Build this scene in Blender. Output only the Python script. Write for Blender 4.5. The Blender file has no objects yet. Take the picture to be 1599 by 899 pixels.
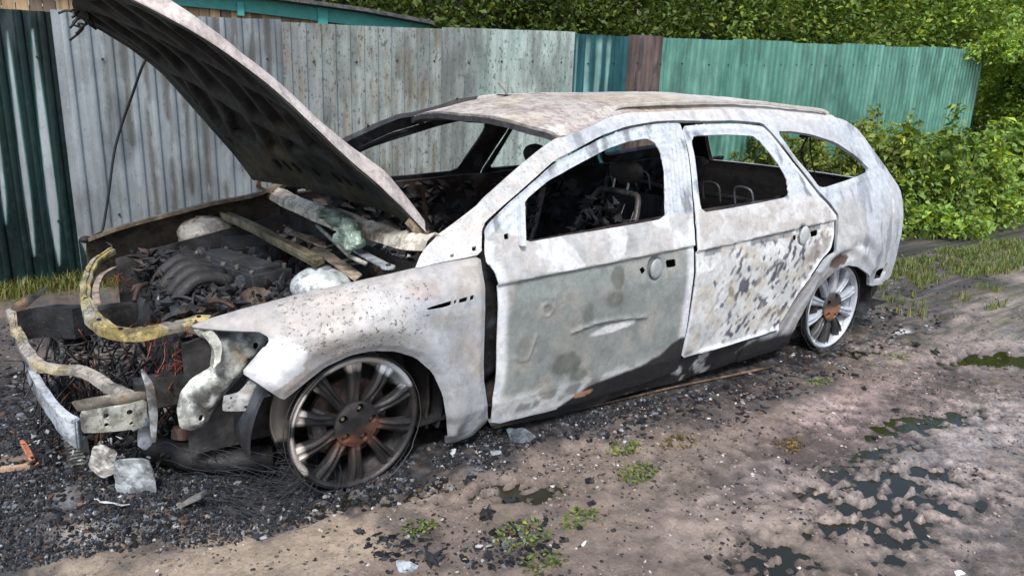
import bpy, bmesh, math, random
import numpy as np
from mathutils import Vector, Matrix
from mathutils.geometry import delaunay_2d_cdt

random.seed(7)
RNG = np.random.default_rng(11)
scene = bpy.context.scene
COL = scene.collection

# ------------------------------------------------------------------ camera
CAM = np.array([-0.9591, -3.0477, 1.3991])
YAW, PIT, ROL, FPX = 0.6248, 0.2715, 0.0369, 1170.4
_d = np.array([math.sin(YAW)*math.cos(PIT), math.cos(YAW)*math.cos(PIT), -math.sin(PIT)])
_r = np.array([math.cos(YAW), -math.sin(YAW), 0.0])
_u = np.cross(_r, _d)
_r2 = _r*math.cos(ROL)+_u*math.sin(ROL)
_u2 = -_r*math.sin(ROL)+_u*math.cos(ROL)
cam_data = bpy.data.cameras.new('camera')
cam = bpy.data.objects.new('camera', cam_data)
COL.objects.link(cam)
M = Matrix.Identity(4)
for i in range(3):
    M[i][0] = _r2[i]; M[i][1] = _u2[i]; M[i][2] = -_d[i]; M[i][3] = CAM[i]
cam.matrix_world = M
cam_data.sensor_width = 36.0
cam_data.lens = FPX/1599*36.0
cam_data.clip_start = 0.05
cam_data.clip_end = 500
scene.camera = cam

# ------------------------------------------------------------------ sky, sun, exposure
SUN_EL, SUN_AZ = math.radians(52), math.radians(215)     # azimuth measured clockwise from +Y
world = bpy.data.worlds.new('World')
scene.world = world
world.use_nodes = True
wn = world.node_tree.nodes; wl = world.node_tree.links
wn.clear()
sky = wn.new('ShaderNodeTexSky'); sky.sky_type = 'NISHITA'; sky.sun_disc = False
sky.sun_elevation = SUN_EL; sky.sun_rotation = SUN_AZ
sky.air_density = 1.2; sky.dust_density = 2.5; sky.ozone_density = 1.0
bg = wn.new('ShaderNodeBackground'); bg.inputs['Strength'].default_value = 0.12
wo = wn.new('ShaderNodeOutputWorld')
wl.new(sky.outputs[0], bg.inputs[0]); wl.new(bg.outputs[0], wo.inputs[0])
sd = bpy.data.lights.new('sun', 'SUN'); sd.energy = 2.4; sd.angle = math.radians(16); sd.color = (1.0, 0.965, 0.92)
sun = bpy.data.objects.new('sun', sd); COL.objects.link(sun)
sdir = Vector((math.sin(SUN_AZ)*math.cos(SUN_EL), math.cos(SUN_AZ)*math.cos(SUN_EL), math.sin(SUN_EL)))
sun.rotation_euler = sdir.to_track_quat('Z', 'Y').to_euler()
sun.location = sdir*20
scene.view_settings.view_transform = 'Standard'
scene.view_settings.look = 'None'
scene.view_settings.exposure = 0.64
scene.view_settings.gamma = 1.0

# ------------------------------------------------------------------ measuring helpers
def ray(px):
    px = np.atleast_2d(np.asarray(px, float))
    return _d+_r2*((px[:, :1]-799.5)/FPX)-_u2*((px[:, 1:2]-449.5)/FPX)
def on(px, ax, val):
    """point of the place seen at a spot of the photograph, at a known distance plane"""
    v = ray(px); i = 'XYZ'.index(ax); t = (val-CAM[i])/v[:, i]
    return CAM+v*t[:, None]
def G(x, y, z=0.0): return on((x, y), 'Z', z)[0]
def UY(x, y, w): return on((x, y), 'Y', w)[0]
def UX(x, y, w): return on((x, y), 'X', w)[0]

# ------------------------------------------------------------------ numpy noise
def _hash(ix, iy, iz, seed):
    n = (ix*374761393+iy*668265263+iz*2147483647+seed*974634777) & 0xffffffff
    n = ((n ^ (n >> 13))*1274126177) & 0xffffffff
    n = (n ^ (n >> 16)) & 0xffffffff
    return n/4294967295.0
def vnoise(P, seed=0):
    P = np.asarray(P, float); I = np.floor(P).astype(np.int64); Fr = P-I; Fr = Fr*Fr*(3-2*Fr)
    o = 0
    for a in (0, 1):
        for b in (0, 1):
            for c in (0, 1):
                w = (Fr[:, 0] if a else 1-Fr[:, 0])*(Fr[:, 1] if b else 1-Fr[:, 1])*(Fr[:, 2] if c else 1-Fr[:, 2])
                o = o+w*_hash(I[:, 0]+a, I[:, 1]+b, I[:, 2]+c, seed)
    return o
def fbm(P, scale=1.0, octv=4, seed=0):
    P = np.asarray(P, float)*scale; s = 0; a = 1; t = 0
    for k in range(octv):
        s = s+a*vnoise(P*(2.03**k)+k*17.3, seed+k); t += a; a *= .5
    return s/t
def sstep(a, b, x):
    t = np.clip((x-a)/(b-a), 0, 1); return t*t*(3-2*t)
def mixc(C, c2, m):
    m = np.clip(m, 0, 1)[:, None]; return C*(1-m)+np.asarray(c2, float)*m

# ------------------------------------------------------------------ materials
def attr_mat(name, rough=.7, metal=0., var=.25, vscale=14, speck=(0.03, .03, .035), sscale=60, bump=.3, bscale=90, spec=.5, stretch=(1, 1, 1), sthr=.56, rvar=.15, flake=0., fscale=7.):
    m = bpy.data.materials.new(name); m.use_nodes = True
    N = m.node_tree.nodes; L = m.node_tree.links; P = N['Principled BSDF']
    at = N.new('ShaderNodeAttribute'); at.attribute_name = 'Col'
    tc = N.new('ShaderNodeTexCoord'); mp = N.new('ShaderNodeMapping'); mp.inputs['Scale'].default_value = stretch
    L.new(tc.outputs['Object'], mp.inputs[0])
    n1 = N.new('ShaderNodeTexNoise'); n1.inputs['Scale'].default_value = vscale; n1.inputs['Detail'].default_value = 8; n1.inputs['Roughness'].default_value = .65
    L.new(mp.outputs[0], n1.inputs['Vector'])
    mr = N.new('ShaderNodeMapRange'); mr.inputs[1].default_value = .3; mr.inputs[2].default_value = .7; mr.inputs[3].default_value = 1-var; mr.inputs[4].default_value = 1+var
    L.new(n1.outputs[0], mr.inputs[0])
    mul = N.new('ShaderNodeVectorMath'); mul.operation = 'SCALE'
    L.new(at.outputs['Color'], mul.inputs[0]); L.new(mr.outputs[0], mul.inputs['Scale'])
    n2 = N.new('ShaderNodeTexNoise'); n2.inputs['Scale'].default_value = sscale; n2.inputs['Detail'].default_value = 5; n2.inputs['Roughness'].default_value = .7
    L.new(mp.outputs[0], n2.inputs['Vector'])
    m2 = N.new('ShaderNodeMapRange'); m2.inputs[1].default_value = sthr; m2.inputs[2].default_value = sthr+.06
    L.new(n2.outputs[0], m2.inputs[0])
    mm = N.new('ShaderNodeMath'); mm.operation = 'MULTIPLY'; L.new(m2.outputs[0], mm.inputs[0]); L.new(at.outputs['Alpha'], mm.inputs[1])
    mx = N.new('ShaderNodeMix'); mx.data_type = 'RGBA'; mx.inputs[7].default_value = (*speck, 1)
    L.new(mm.outputs[0], mx.inputs[0]); L.new(mul.outputs[0], mx.inputs[6])
    out = mx.outputs[2]
    if flake:
        nf = N.new('ShaderNodeTexNoise'); nf.inputs['Scale'].default_value = fscale; nf.inputs['Detail'].default_value = 11; nf.inputs['Roughness'].default_value = .72; L.new(mp.outputs[0], nf.inputs['Vector'])
        mf = N.new('ShaderNodeMapRange'); mf.inputs[1].default_value = .515; mf.inputs[2].default_value = .535; mf.inputs[3].default_value = 1+flake*.45; mf.inputs[4].default_value = 1-flake; L.new(nf.outputs[0], mf.inputs[0])
        ml = N.new('ShaderNodeVectorMath'); ml.operation = 'SCALE'; L.new(out, ml.inputs[0]); L.new(mf.outputs[0], ml.inputs['Scale']); out = ml.outputs[0]
    L.new(out, P.inputs['Base Color'])
    rr = N.new('ShaderNodeMapRange'); rr.inputs[1].default_value = .3; rr.inputs[2].default_value = .7; rr.inputs[3].default_value = max(.05, rough-rvar); rr.inputs[4].default_value = min(1, rough+rvar)
    L.new(n2.outputs[0], rr.inputs[0]); L.new(rr.outputs[0], P.inputs['Roughness'])
    P.inputs['Metallic'].default_value = metal; P.inputs['Specular IOR Level'].default_value = spec
    n3 = N.new('ShaderNodeTexNoise'); n3.inputs['Scale'].default_value = bscale; n3.inputs['Detail'].default_value = 6; n3.inputs['Roughness'].default_value = .6
    L.new(mp.outputs[0], n3.inputs['Vector'])
    b = N.new('ShaderNodeBump'); b.inputs['Strength'].default_value = bump; b.inputs['Distance'].default_value = .004
    L.new(n3.outputs[0], b.inputs['Height']); L.new(b.outputs[0], P.inputs['Normal'])
    return m
def leaf_mat(name):
    m = bpy.data.materials.new(name); m.use_nodes = True
    N = m.node_tree.nodes; L = m.node_tree.links; P = N['Principled BSDF']
    at = N.new('ShaderNodeAttribute'); at.attribute_name = 'Col'
    L.new(at.outputs['Color'], P.inputs['Base Color']); P.inputs['Roughness'].default_value = .5; P.inputs['Specular IOR Level'].default_value = .35
    tr = N.new('ShaderNodeBsdfTranslucent')
    mc = N.new('ShaderNodeVectorMath'); mc.operation = 'MULTIPLY'; mc.inputs[1].default_value = (1.5, 1.5, .5)
    L.new(at.outputs['Color'], mc.inputs[0]); L.new(mc.outputs[0], tr.inputs[0])
    mx = N.new('ShaderNodeMixShader'); mx.inputs[0].default_value = .35
    L.new(P.outputs[0], mx.inputs[1]); L.new(tr.outputs[0], mx.inputs[2]); L.new(mx.outputs[0], N['Material Output'].inputs[0])
    return m
M_ASH = attr_mat('burnt_paint', rough=.6, var=.16, vscale=26, flake=.10, fscale=16, speck=(.06, .06, .062), sscale=75, bump=.35, bscale=60, spec=.45)
M_ROOF = attr_mat('burnt_roof_paint', rough=.7, var=.16, vscale=22, flake=.12, fscale=12, speck=(.16, .12, .105), sscale=42, bump=.6, bscale=50, spec=.35, stretch=(1, .45, 1), sthr=.5)
M_CHAR = attr_mat('charred', rough=.6, var=.6, vscale=16, speck=(.13, .13, .14), sscale=70, bump=.9, bscale=45, spec=.35, sthr=.62)
M_METAL = attr_mat('scorched_metal', rough=.5, metal=.25, var=.40, vscale=20, flake=.35, fscale=13, speck=(.05, .035, .028), sscale=38, bump=.5, bscale=45, spec=.5)
M_RIM = attr_mat('alloy_wheel', rough=.5, metal=.3, var=.2, vscale=20, speck=(.02, .02, .02), sscale=40, bump=.3, bscale=60)
M_FENCE = attr_mat('corrugated_steel', rough=.38, metal=.35, var=.16, vscale=9, flake=.08, fscale=8, speck=(.11, .12, .11), sscale=45, bump=.08, bscale=20, stretch=(1, 1, .5), sthr=.55)
M_WOOD = attr_mat('weathered_wood', rough=.85, var=.35, vscale=14, speck=(.03, .02, .015), sscale=20, bump=.5, bscale=40, stretch=(1, 1, .12))
M_TEAL = attr_mat('teal_paint', rough=.55, var=.15, vscale=10, bump=.1)
M_BARK = attr_mat('bark', rough=.9, var=.4, vscale=20, bump=.8)
M_DEBRIS = attr_mat('ash_and_debris', rough=.75, var=.35, vscale=40, bump=.5, bscale=120, spec=.25)
M_WIRE = attr_mat('burnt_wire', rough=.45, metal=.4, var=.2, bump=.1)
M_LEAF = leaf_mat('leaves')

# ------------------------------------------------------------------ object helpers
def tag(o, label=None, cat=None, group=None, kind=None):
    if label: o['label'] = label
    if cat: o['category'] = cat
    if group: o['group'] = group
    if kind: o['kind'] = kind
    return o
def empty(name, loc=(0, 0, 0)):
    o = bpy.data.objects.new(name, None); o.location = loc; o.empty_display_size = .1; COL.objects.link(o); return o
def mk(name, V, F, mat, parent=None, col=(.5, .5, .5), speck=0., smooth=True, sharp=None):
    V = np.asarray(V, float)
    me = bpy.data.meshes.new(name)
    if isinstance(F, np.ndarray):
        k = F.shape[1]; me.vertices.add(len(V)); me.vertices.foreach_set('co', V.ravel().astype(np.float32))
        me.loops.add(F.size); me.loops.foreach_set('vertex_index', F.ravel().astype(np.int32))
        me.polygons.add(len(F)); me.polygons.foreach_set('loop_start', np.arange(0, F.size, k, dtype=np.int32))
        try: me.polygons.foreach_set('loop_total', np.full(len(F), k, dtype=np.int32))
        except Exception: pass
        me.update(calc_edges=True)
    else:
        me.from_pydata([tuple(v) for v in V], [], [tuple(f) for f in F]); me.update()
    c = np.ones((len(V), 4)); C = np.asarray(col, float)
    if C.ndim == 1: c[:, :3] = C
    else: c[:, :3] = C[:, :3]
    c[:, 3] = speck
    a = me.color_attributes.new('Col', 'FLOAT_COLOR', 'POINT'); a.data.foreach_set('color', c.ravel().astype(np.float32))
    me.materials.append(mat)
    me.polygons.foreach_set('use_smooth', np.full(len(me.polygons), smooth, dtype=bool))
    o = bpy.data.objects.new(name, me); COL.objects.link(o)
    if parent is not None:
        o.parent = parent
        p = parent
        off = Vector((0, 0, 0))
        while p is not None: off += p.location; p = p.parent
        o.location = -off
    if sharp:
        me.set_sharp_from_angle(angle=math.radians(sharp))
    return o
def solid(o, t, off=-1.):
    m = o.modifiers.new('thickness', 'SOLIDIFY'); m.thickness = t; m.offset = off
    e = o.modifiers.new('crisp_edges', 'EDGE_SPLIT'); e.split_angle = math.radians(50); return o
def grid_faces(nu, nv):
    i = np.arange(nu-1)[:, None]*nv+np.arange(nv-1)[None]; i = i.ravel()
    return np.stack([i, i+nv, i+nv+1, i+1], 1)
class MB:
    """collects shapes for ONE mesh"""
    def __init__(s): s.V = []; s.F = []; s.C = []; s.n = 0
    def add(s, V, F, c=(.5, .5, .5)):
        V = np.asarray(V, float); c = np.asarray(c, float)
        s.V.append(V); s.F += [tuple(int(k)+s.n for k in f) for f in F]
        s.C.append(np.tile(c, (len(V), 1)) if c.ndim == 1 else c); s.n += len(V); return s
    def tube(s, P, r, c=(.5, .5, .5), n=8, cap=True):
        P = np.asarray(P, float); m = len(P); r = np.full(m, r) if np.isscalar(r) else np.asarray(r, float)
        T = np.gradient(P, axis=0); T /= np.linalg.norm(T, axis=1)[:, None]+1e-9
        up = np.array([0, 0, 1.]) if abs(T[0][2]) < .9 else np.array([1., 0, 0])
        V = []
        for k in range(m):
            a = np.cross(T[k], up); a /= np.linalg.norm(a)+1e-9; b = np.cross(a, T[k]); up = b
            for q in range(n):
                t = 2*math.pi*q/n; V.append(P[k]+(a*math.cos(t)+b*math.sin(t))*r[k])
        F = [(k*n+q, k*n+(q+1) % n, (k+1)*n+(q+1) % n, (k+1)*n+q) for k in range(m-1) for q in range(n)]
        if cap: F += [tuple(range(n-1, -1, -1)), tuple((m-1)*n+q for q in range(n))]
        return s.add(V, F, c)
    def beam(s, P, A, B, c=(.5, .5, .5)):
        """rectangular section swept on P; A,B = half vectors (3,) or per point"""
        P = np.asarray(P, float); m = len(P); A = np.broadcast_to(np.asarray(A, float), (m, 3)); B = np.broadcast_to(np.asarray(B, float), (m, 3))
        V = []
        for k in range(m): V += [P[k]-A[k]-B[k], P[k]+A[k]-B[k], P[k]+A[k]+B[k], P[k]-A[k]+B[k]]
        F = [(4*k+q, 4*k+(q+1) % 4, 4*k+4+(q+1) % 4, 4*k+4+q) for k in range(m-1) for q in range(4)]+[(3, 2, 1, 0), (4*m-4, 4*m-3, 4*m-2, 4*m-1)]
        return s.add(V, F, c)
    def box(s, c0, h, c=(.5, .5, .5), R=None):
        c0 = np.asarray(c0, float); h = np.asarray(h, float)
        V = np.array([[x, y, z] for x in (-1, 1) for y in (-1, 1) for z in (-1, 1)])*h
        if R is not None: V = V@np.asarray(R).T
        return s.add(V+c0, [(0, 1, 3, 2), (4, 6, 7, 5), (0, 4, 5, 1), (2, 3, 7, 6), (0, 2, 6, 4), (1, 5, 7, 3)], c)
    def cyl(s, c0, ax, r, L, c=(.5, .5, .5), n=20, r2=None):
        ax = np.asarray(ax, float); ax /= np.linalg.norm(ax); c0 = np.asarray(c0, float)
        return s.tube([c0-ax*L/2, c0+ax*L/2], [r, r if r2 is None else r2], c, n)
    def ball(s, c0, h, c=(.5, .5, .5), nz=.25, sc=6, nu=18, nv=12, seed=0):
        th = np.linspace(0, 2*np.pi, nu, endpoint=False); ph = np.linspace(.05, np.pi-.05, nv)
        V = np.array([[math.cos(t)*math.sin(q), math.sin(t)*math.sin(q), math.cos(q)] for q in ph for t in th])
        d = 1+nz*2*(fbm(V*np.asarray(h)*1.+np.asarray(c0), sc, 3, seed)-.5)
        V = V*np.asarray(h)*d[:, None]+np.asarray(c0)
        F = [(a*nu+b, a*nu+(b+1) % nu, (a+1)*nu+(b+1) % nu, (a+1)*nu+b) for a in range(nv-1) for b in range(nu)]
        F += [tuple(range(nu-1, -1, -1)), tuple((nv-1)*nu+q for q in range(nu))]
        return s.add(V, F, c)
    def wob(s, amp, sc=8, seed=0):
        V = np.concatenate(s.V); 
        d = np.stack([fbm(V+k*31.7, sc, 3, seed+k)-.5 for k in range(3)], 1)*2*amp
        s.V = [V+d]; s.C = [np.concatenate(s.C)]; return s
    def build(s, name, mat, parent=None, speck=.0, smooth=False, colvar=0., bev=0.):
        V = np.concatenate(s.V); C = np.concatenate(s.C)
        if colvar: C = C*(1+colvar*2*(fbm(V, 9, 3, 5)-.5))[:, None]
        o = mk(name, V, s.F, mat, parent, C, speck, smooth)
        if bev:
            b = o.modifiers.new('bevel', 'BEVEL'); b.width = bev; b.segments = 2; b.limit_method = 'ANGLE'
        return o
def smoothpath(P, n=24):
    P = np.asarray(P, float); m = len(P)
    out = []
    Q = np.vstack([2*P[0]-P[1], P, 2*P[-1]-P[-2]])
    for i in range(1, m):
        p0, p1, p2, p3 = Q[i-1], Q[i], Q[i+1], Q[i+2]
        k = max(2, n//(m-1))
        for t in np.linspace(0, 1, k, endpoint=False):
            out.append(.5*((2*p1)+(-p0+p2)*t+(2*p0-5*p1+4*p2-p3)*t*t+(-p0+3*p1-3*p2+p3)*t**3))
    out.append(P[-1]); return np.array(out)
def chaikin(P, it=1):
    P = np.asarray(P, float)
    for _ in range(it):
        Q = np.roll(P, -1, 0); P = np.stack([.87*P+.13*Q, .13*P+.87*Q], 1).reshape(-1, P.shape[1])
    return P
def densify(P, res):
    out = []
    for a, b in zip(P, np.roll(P, -1, 0)):
        n = max(1, int(np.linalg.norm(b-a)/res)); out += [a+(b-a)*k/n for k in range(n)]
    return np.array(out)
def inside(Q, P):
    x, y = Q[:, 0], Q[:, 1]; r = np.zeros(len(Q), bool)
    for a, b in zip(P, np.roll(P, -1, 0)):
        if a[1] == b[1]: continue
        c = ((a[1] > y) != (b[1] > y)) & (x < (b[0]-a[0])*(y-a[1])/(b[1]-a[1])+a[0]); r ^= c
    return r
def edgedist(Q, P):
    d = np.full(len(Q), 9.)
    for a, b in zip(P, np.roll(P, -1, 0)):
        ab = b-a; t = np.clip(((Q-a)@ab)/(ab@ab+1e-12), 0, 1); d = np.minimum(d, np.linalg.norm(Q-(a+t[:, None]*ab), axis=1))
    return d
def fill(outline, holes, res):
    """triangulated sheet (2-D) with an outline and holes"""
    O = densify(np.asarray(outline, float), res); H = [densify(np.asarray(h, float), res) for h in holes]
    lo, hi = O.min(0), O.max(0)
    gx, gy = np.meshgrid(np.arange(lo[0], hi[0], res), np.arange(lo[1], hi[1], res*.9)); gx = gx+(np.arange(gx.shape[0]) % 2)[:, None]*res*.5
    Gp = np.stack([gx.ravel(), gy.ravel()], 1)
    k = inside(Gp, O)&(edgedist(Gp, O) > res*.45)
    for h in H: k &= ~inside(Gp, h)&(edgedist(Gp, h) > res*.45)
    Gp = Gp[k]
    pts = [O]+H+[Gp]; edges = []; n = 0
    for l in [O]+H:
        m = len(l); edges += [(n+i, n+(i+1) % m) for i in range(m)]; n += m
    P = np.concatenate(pts)
    r = delaunay_2d_cdt([Vector(p) for p in P], edges, [], 0, 1e-6)
    V = np.array([tuple(v) for v in r[0]]); F = np.array([tuple(f) for f in r[2] if len(f) == 3])
    c = V[F].mean(1); k = inside(c, O)
    for h in H: k &= ~inside(c, h)
    a = V[F]; ar = np.cross(a[:, 1]-a[:, 0], a[:, 2]-a[:, 0]); k &= np.abs(ar) > 1e-9
    F = F[k]; ar = ar[k]; F[ar < 0] = F[ar < 0][:, ::-1]
    return V, F, O, H

# ------------------------------------------------------------------ the car's side as a surface
ZT = [0, .10, .20, .35, .50, .60, .70, .78, .85, 1.0, 1.15, 1.24, 1.30, 1.36]
WT = [.80, .85, .885, .90, .91, .915, .905, .885, .86, .775, .685, .625, .565, .44]
def W(X, Z):
    w = np.interp(Z, ZT, WT)
    # small crown smoothing and plan taper
    f = np.clip((.15-X)/.8, 0, 1.3); w = w-.20*f**2
    r = np.clip((X-2.7)/1.0, 0, 1.2); w = w-.13*r**2.2
    zt = np.interp(X, [-.6, -.5, 0, .4], [.60, .62, .75, .84])
    amt = np.interp(X, [-.5, -.1, .3, .5], [.15, .17, .12, 0])
    t = np.clip((Z-(zt-.13))/.13, 0, 1.15); w = w-amt*t**2.4
    # flare round the rear wheel and front wheel
    for cx, cz, R0, am in ((2.85, .26, .40, .022), (0.0, .22, .38, .02)):
        d = np.hypot(X-cx, Z-cz); w = w+am*np.exp(-((d-R0)/.05)**2)*(Z > .1)
    return w
def side(px):
    """(X,Z) on the near body side for spots of the photograph"""
    v = ray(px); Y = np.linspace(-1.02, -.30, 420)
    out = []
    for q in v:
        t = (Y-CAM[1])/q[1]; X = CAM[0]+q[0]*t; Z = CAM[2]+q[2]*t
        g = Y+W(X, Z); k = np.argmax(g > 0)
        if k == 0: k = 1
        a = -g[k-1]/(g[k]-g[k-1]+1e-12); a = min(max(a, 0), 1)
        out.append((X[k-1]+(X[k]-X[k-1])*a, Z[k-1]+(Z[k]-Z[k-1])*a))
    return np.array(out)
WHITE = np.array([.45, .49, .54]); GREY = np.array([.26, .28, .28]); BEIGE = np.array([.40, .365, .335]); BLACK = np.array([.014, .014, .016]); RUST = np.array([.16, .085, .05])
def blob(X, Z, px, rx, rz, soft=.35, seed=3, ang=0.):
    soft = soft*.6
    c = side([px])[0]; dx = X-c[0]; dz = Z-c[1]
    u = dx*math.cos(ang)+dz*math.sin(ang); v = -dx*math.sin(ang)+dz*math.cos(ang)
    P = np.stack([X, X*0, Z], 1); n = (fbm(P, 14, 5, seed)-.5)*1.1
    return 1-sstep(1-soft, 1+soft, np.hypot(u/rx, v/rz)+n)
def side_panel(name, outline, holes, paint, parent, disp=None, res=.013, mat=M_ASH, thick=.005, chk=1, inset=0., far=False, warp=.004, label=None):
    o2 = chaikin(side(outline), chk) if chk else side(outline); h2 = [chaikin(side(h), 1) for h in holes]
    V, F, O, H = fill(o2, h2, res)
    X, Z = V[:, 0], V[:, 1]
    d = edgedist(V, O); P3 = np.stack([X, X*0, Z], 1)
    Y = -(W(X, Z)-inset)
    if disp is not None: Y = Y-disp(X, Z, d)
    Y = Y-warp*2*(fbm(P3, 5, 3, 21)-.5)
    C, sp = paint(X, Z, d)
    V3 = np.stack([X, Y, Z], 1)
    o = mk(name, V3, F, mat, parent, C, sp)
    solid(o, thick, -1.)
    if label: o['label'] = label
    if far:
        V3 = V3.copy(); V3[:, 1] *= -1
        n = fbm(P3, 6, 4, 8); CC = mixc(np.tile(BLACK*1.6, (len(X), 1)), (.05, .038, .030), sstep(.5, .7, n)*.8)
        CC = mixc(CC, (.09, .10, .12), sstep(.55, .7, fbm(P3, 11, 3, 9))*.5)
        V3[:, 1] += (fbm(P3, 7, 3, 4)-.5)*.012
        o2_ = mk(name, V3, F[:, ::-1].copy(), M_CHAR, parent, CC, .3); solid(o2_, thick*2, 1.)
        o2_['label'] = 'sooty far-side '+name.replace('_', ' ')+' seen from inside'
    return o
#@@PARTS
# ================================================================== THE CAR
car = empty('burnt_estate_car', (1.4, 0, 0))
tag(car, 'burnt-out estate car with raised bonnet and ash-white body, standing on bare rims', 'car')

def P3of(X, Z): return np.stack([X, X*0, Z], 1)
def paint_fender(X, Z, d):
    P = P3of(X, Z); n = fbm(P, 5, 4, 1); n2 = fbm(P*[1, 1, .25], 16, 4, 2)
    C = np.tile(WHITE*.9, (len(X), 1))
    C = mixc(C, BEIGE, sstep(.38, .56, n+.25*sstep(.45, .75, Z)-.12)*.85)
    C = mixc(C, (.36, .345, .35), blob(X, Z, (470, 520), .12, .16, .6)*.5)
    C = mixc(C, (.42, .41, .42), sstep(.5, .62, n2)*.35)
    C = mixc(C, (.50, .46, .42), blob(X, Z, (560, 500), .16, .12, .5)*.5)
    C = mixc(C, (.30, .295, .285), np.exp(-(((X-.12)/.22)**2+((Z-.56)/.07)**2))*.6); C = mixc(C, (.26, .275, .29), np.exp(-((X-.36)/.06)**2)*(Z < .6)*.5)
    C = mixc(C, (.74, .77, .81), blob(X, Z, (420, 583), .115, .085, .05, ang=.5)*.97)
    C = mixc(C, (.40, .33, .30), blob(X, Z, (665, 455), .06, .025, .6)*.6)
    C = mixc(C, (.30, .31, .33), sstep(.58, .70, n2)*sstep(.1, .35, X)*.5)
    C = mixc(C, (.20, .21, .22), (1-sstep(.0, .018, d))*.5)
    C = mixc(C, (.12, .12, .125), sstep(.45, .62, fbm(P, 20, 3, 9))*(1-sstep(.14, .26, Z))*.6)
    sp = .75*sstep(.35, .6, blob(X, Z, (580, 500), .24, .12, .5))+.10
    return C, sp
FEND = [(296, 511), (323, 500), (380, 483), (473, 458), (567, 438), (651, 419), (700, 410), (753, 401), (757, 440), (758, 590), (764, 640), (765, 657), (740, 682), (713, 692), (696, 694),
        (699, 651), (694, 618), (679, 584), (652, 560), (620, 550), (585, 549), (549, 556), (510, 575), (480, 599), (458, 617), (444, 627), (410, 604), (378, 583), (402, 555), (420, 533), (418, 525), (405, 519), (350, 517)]
VENT = [[(663, 480), (690, 472), (703, 468), (703, 476), (690, 480), (668, 483)], [(715, 466), (728, 462), (728, 470), (715, 473)], [(732, 461), (738, 459), (738, 467), (732, 469)], [(707, 468), (711, 467), (711, 473), (707, 474)]]
def d_fender(X, Z, d):
    return -.012*(1-sstep(.0, .03, d))+.010*np.exp(-((Z-(.60+.12*(X+.2)))/.05)**2)*(X > -.3)
side_panel('front_fender', FEND, VENT, paint_fender, car, d_fender, res=.009, warp=.006, far=False, label='ash-white front wing with a bare white patch ahead of the wheel')

def crease(X, Z, a, b, depth, fall):
    A, B = side([a, b]); zc = A[1]+(B[1]-A[1])*(X-A[0])/(B[0]-A[0])
    return -depth*sstep(0, .012, zc-Z)*np.exp(-np.clip(zc-Z, 0, 1)/fall), zc
def dish(X, Z, px, r, dep):
    c = side([px])[0]; q = np.hypot((X-c[0])/r, (Z-c[1])/(r*1.25)); return -dep*(1-sstep(.7, 1.05, q))
def dent_line(X, Z, pts, w, h):
    S = side(pts); Q = np.stack([X, Z], 1); d = np.full(len(X), 9.)
    for a, b in zip(S[:-1], S[1:]):
        ab = b-a; t = np.clip(((Q-a)@ab)/(ab@ab), 0, 1); d = np.minimum(d, np.linalg.norm(Q-(a+t[:, None]*ab), axis=1))
    return h*np.exp(-(d/w)**2)
def d_fdoor(X, Z, d):
    c, zc = crease(X, Z, (785, 443), (1085, 383), .014, .25)
    r = c*(Z < .85)+dish(X, Z, (1026, 420), .045, .016)
    r = r+dent_line(X, Z, [(894, 519), (930, 505), (970, 498), (1010, 495)], .008, .009)
    r = r+dent_line(X, Z, [(849, 478), (860, 474), (866, 484), (858, 494), (850, 492), (849, 478)], .006, .006)
    r = r+dent_line(X, Z, [(805, 558), (812, 564), (824, 562), (830, 548), (838, 525)], .007, .006)
    r = r-.004*np.sin(X*60)*.15
    # window frame channel
    r = r+.003*np.sin(np.clip((Z-.86)/.01, 0, 1))*np.cos(d*260)*(Z > .86)
    return r
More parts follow.
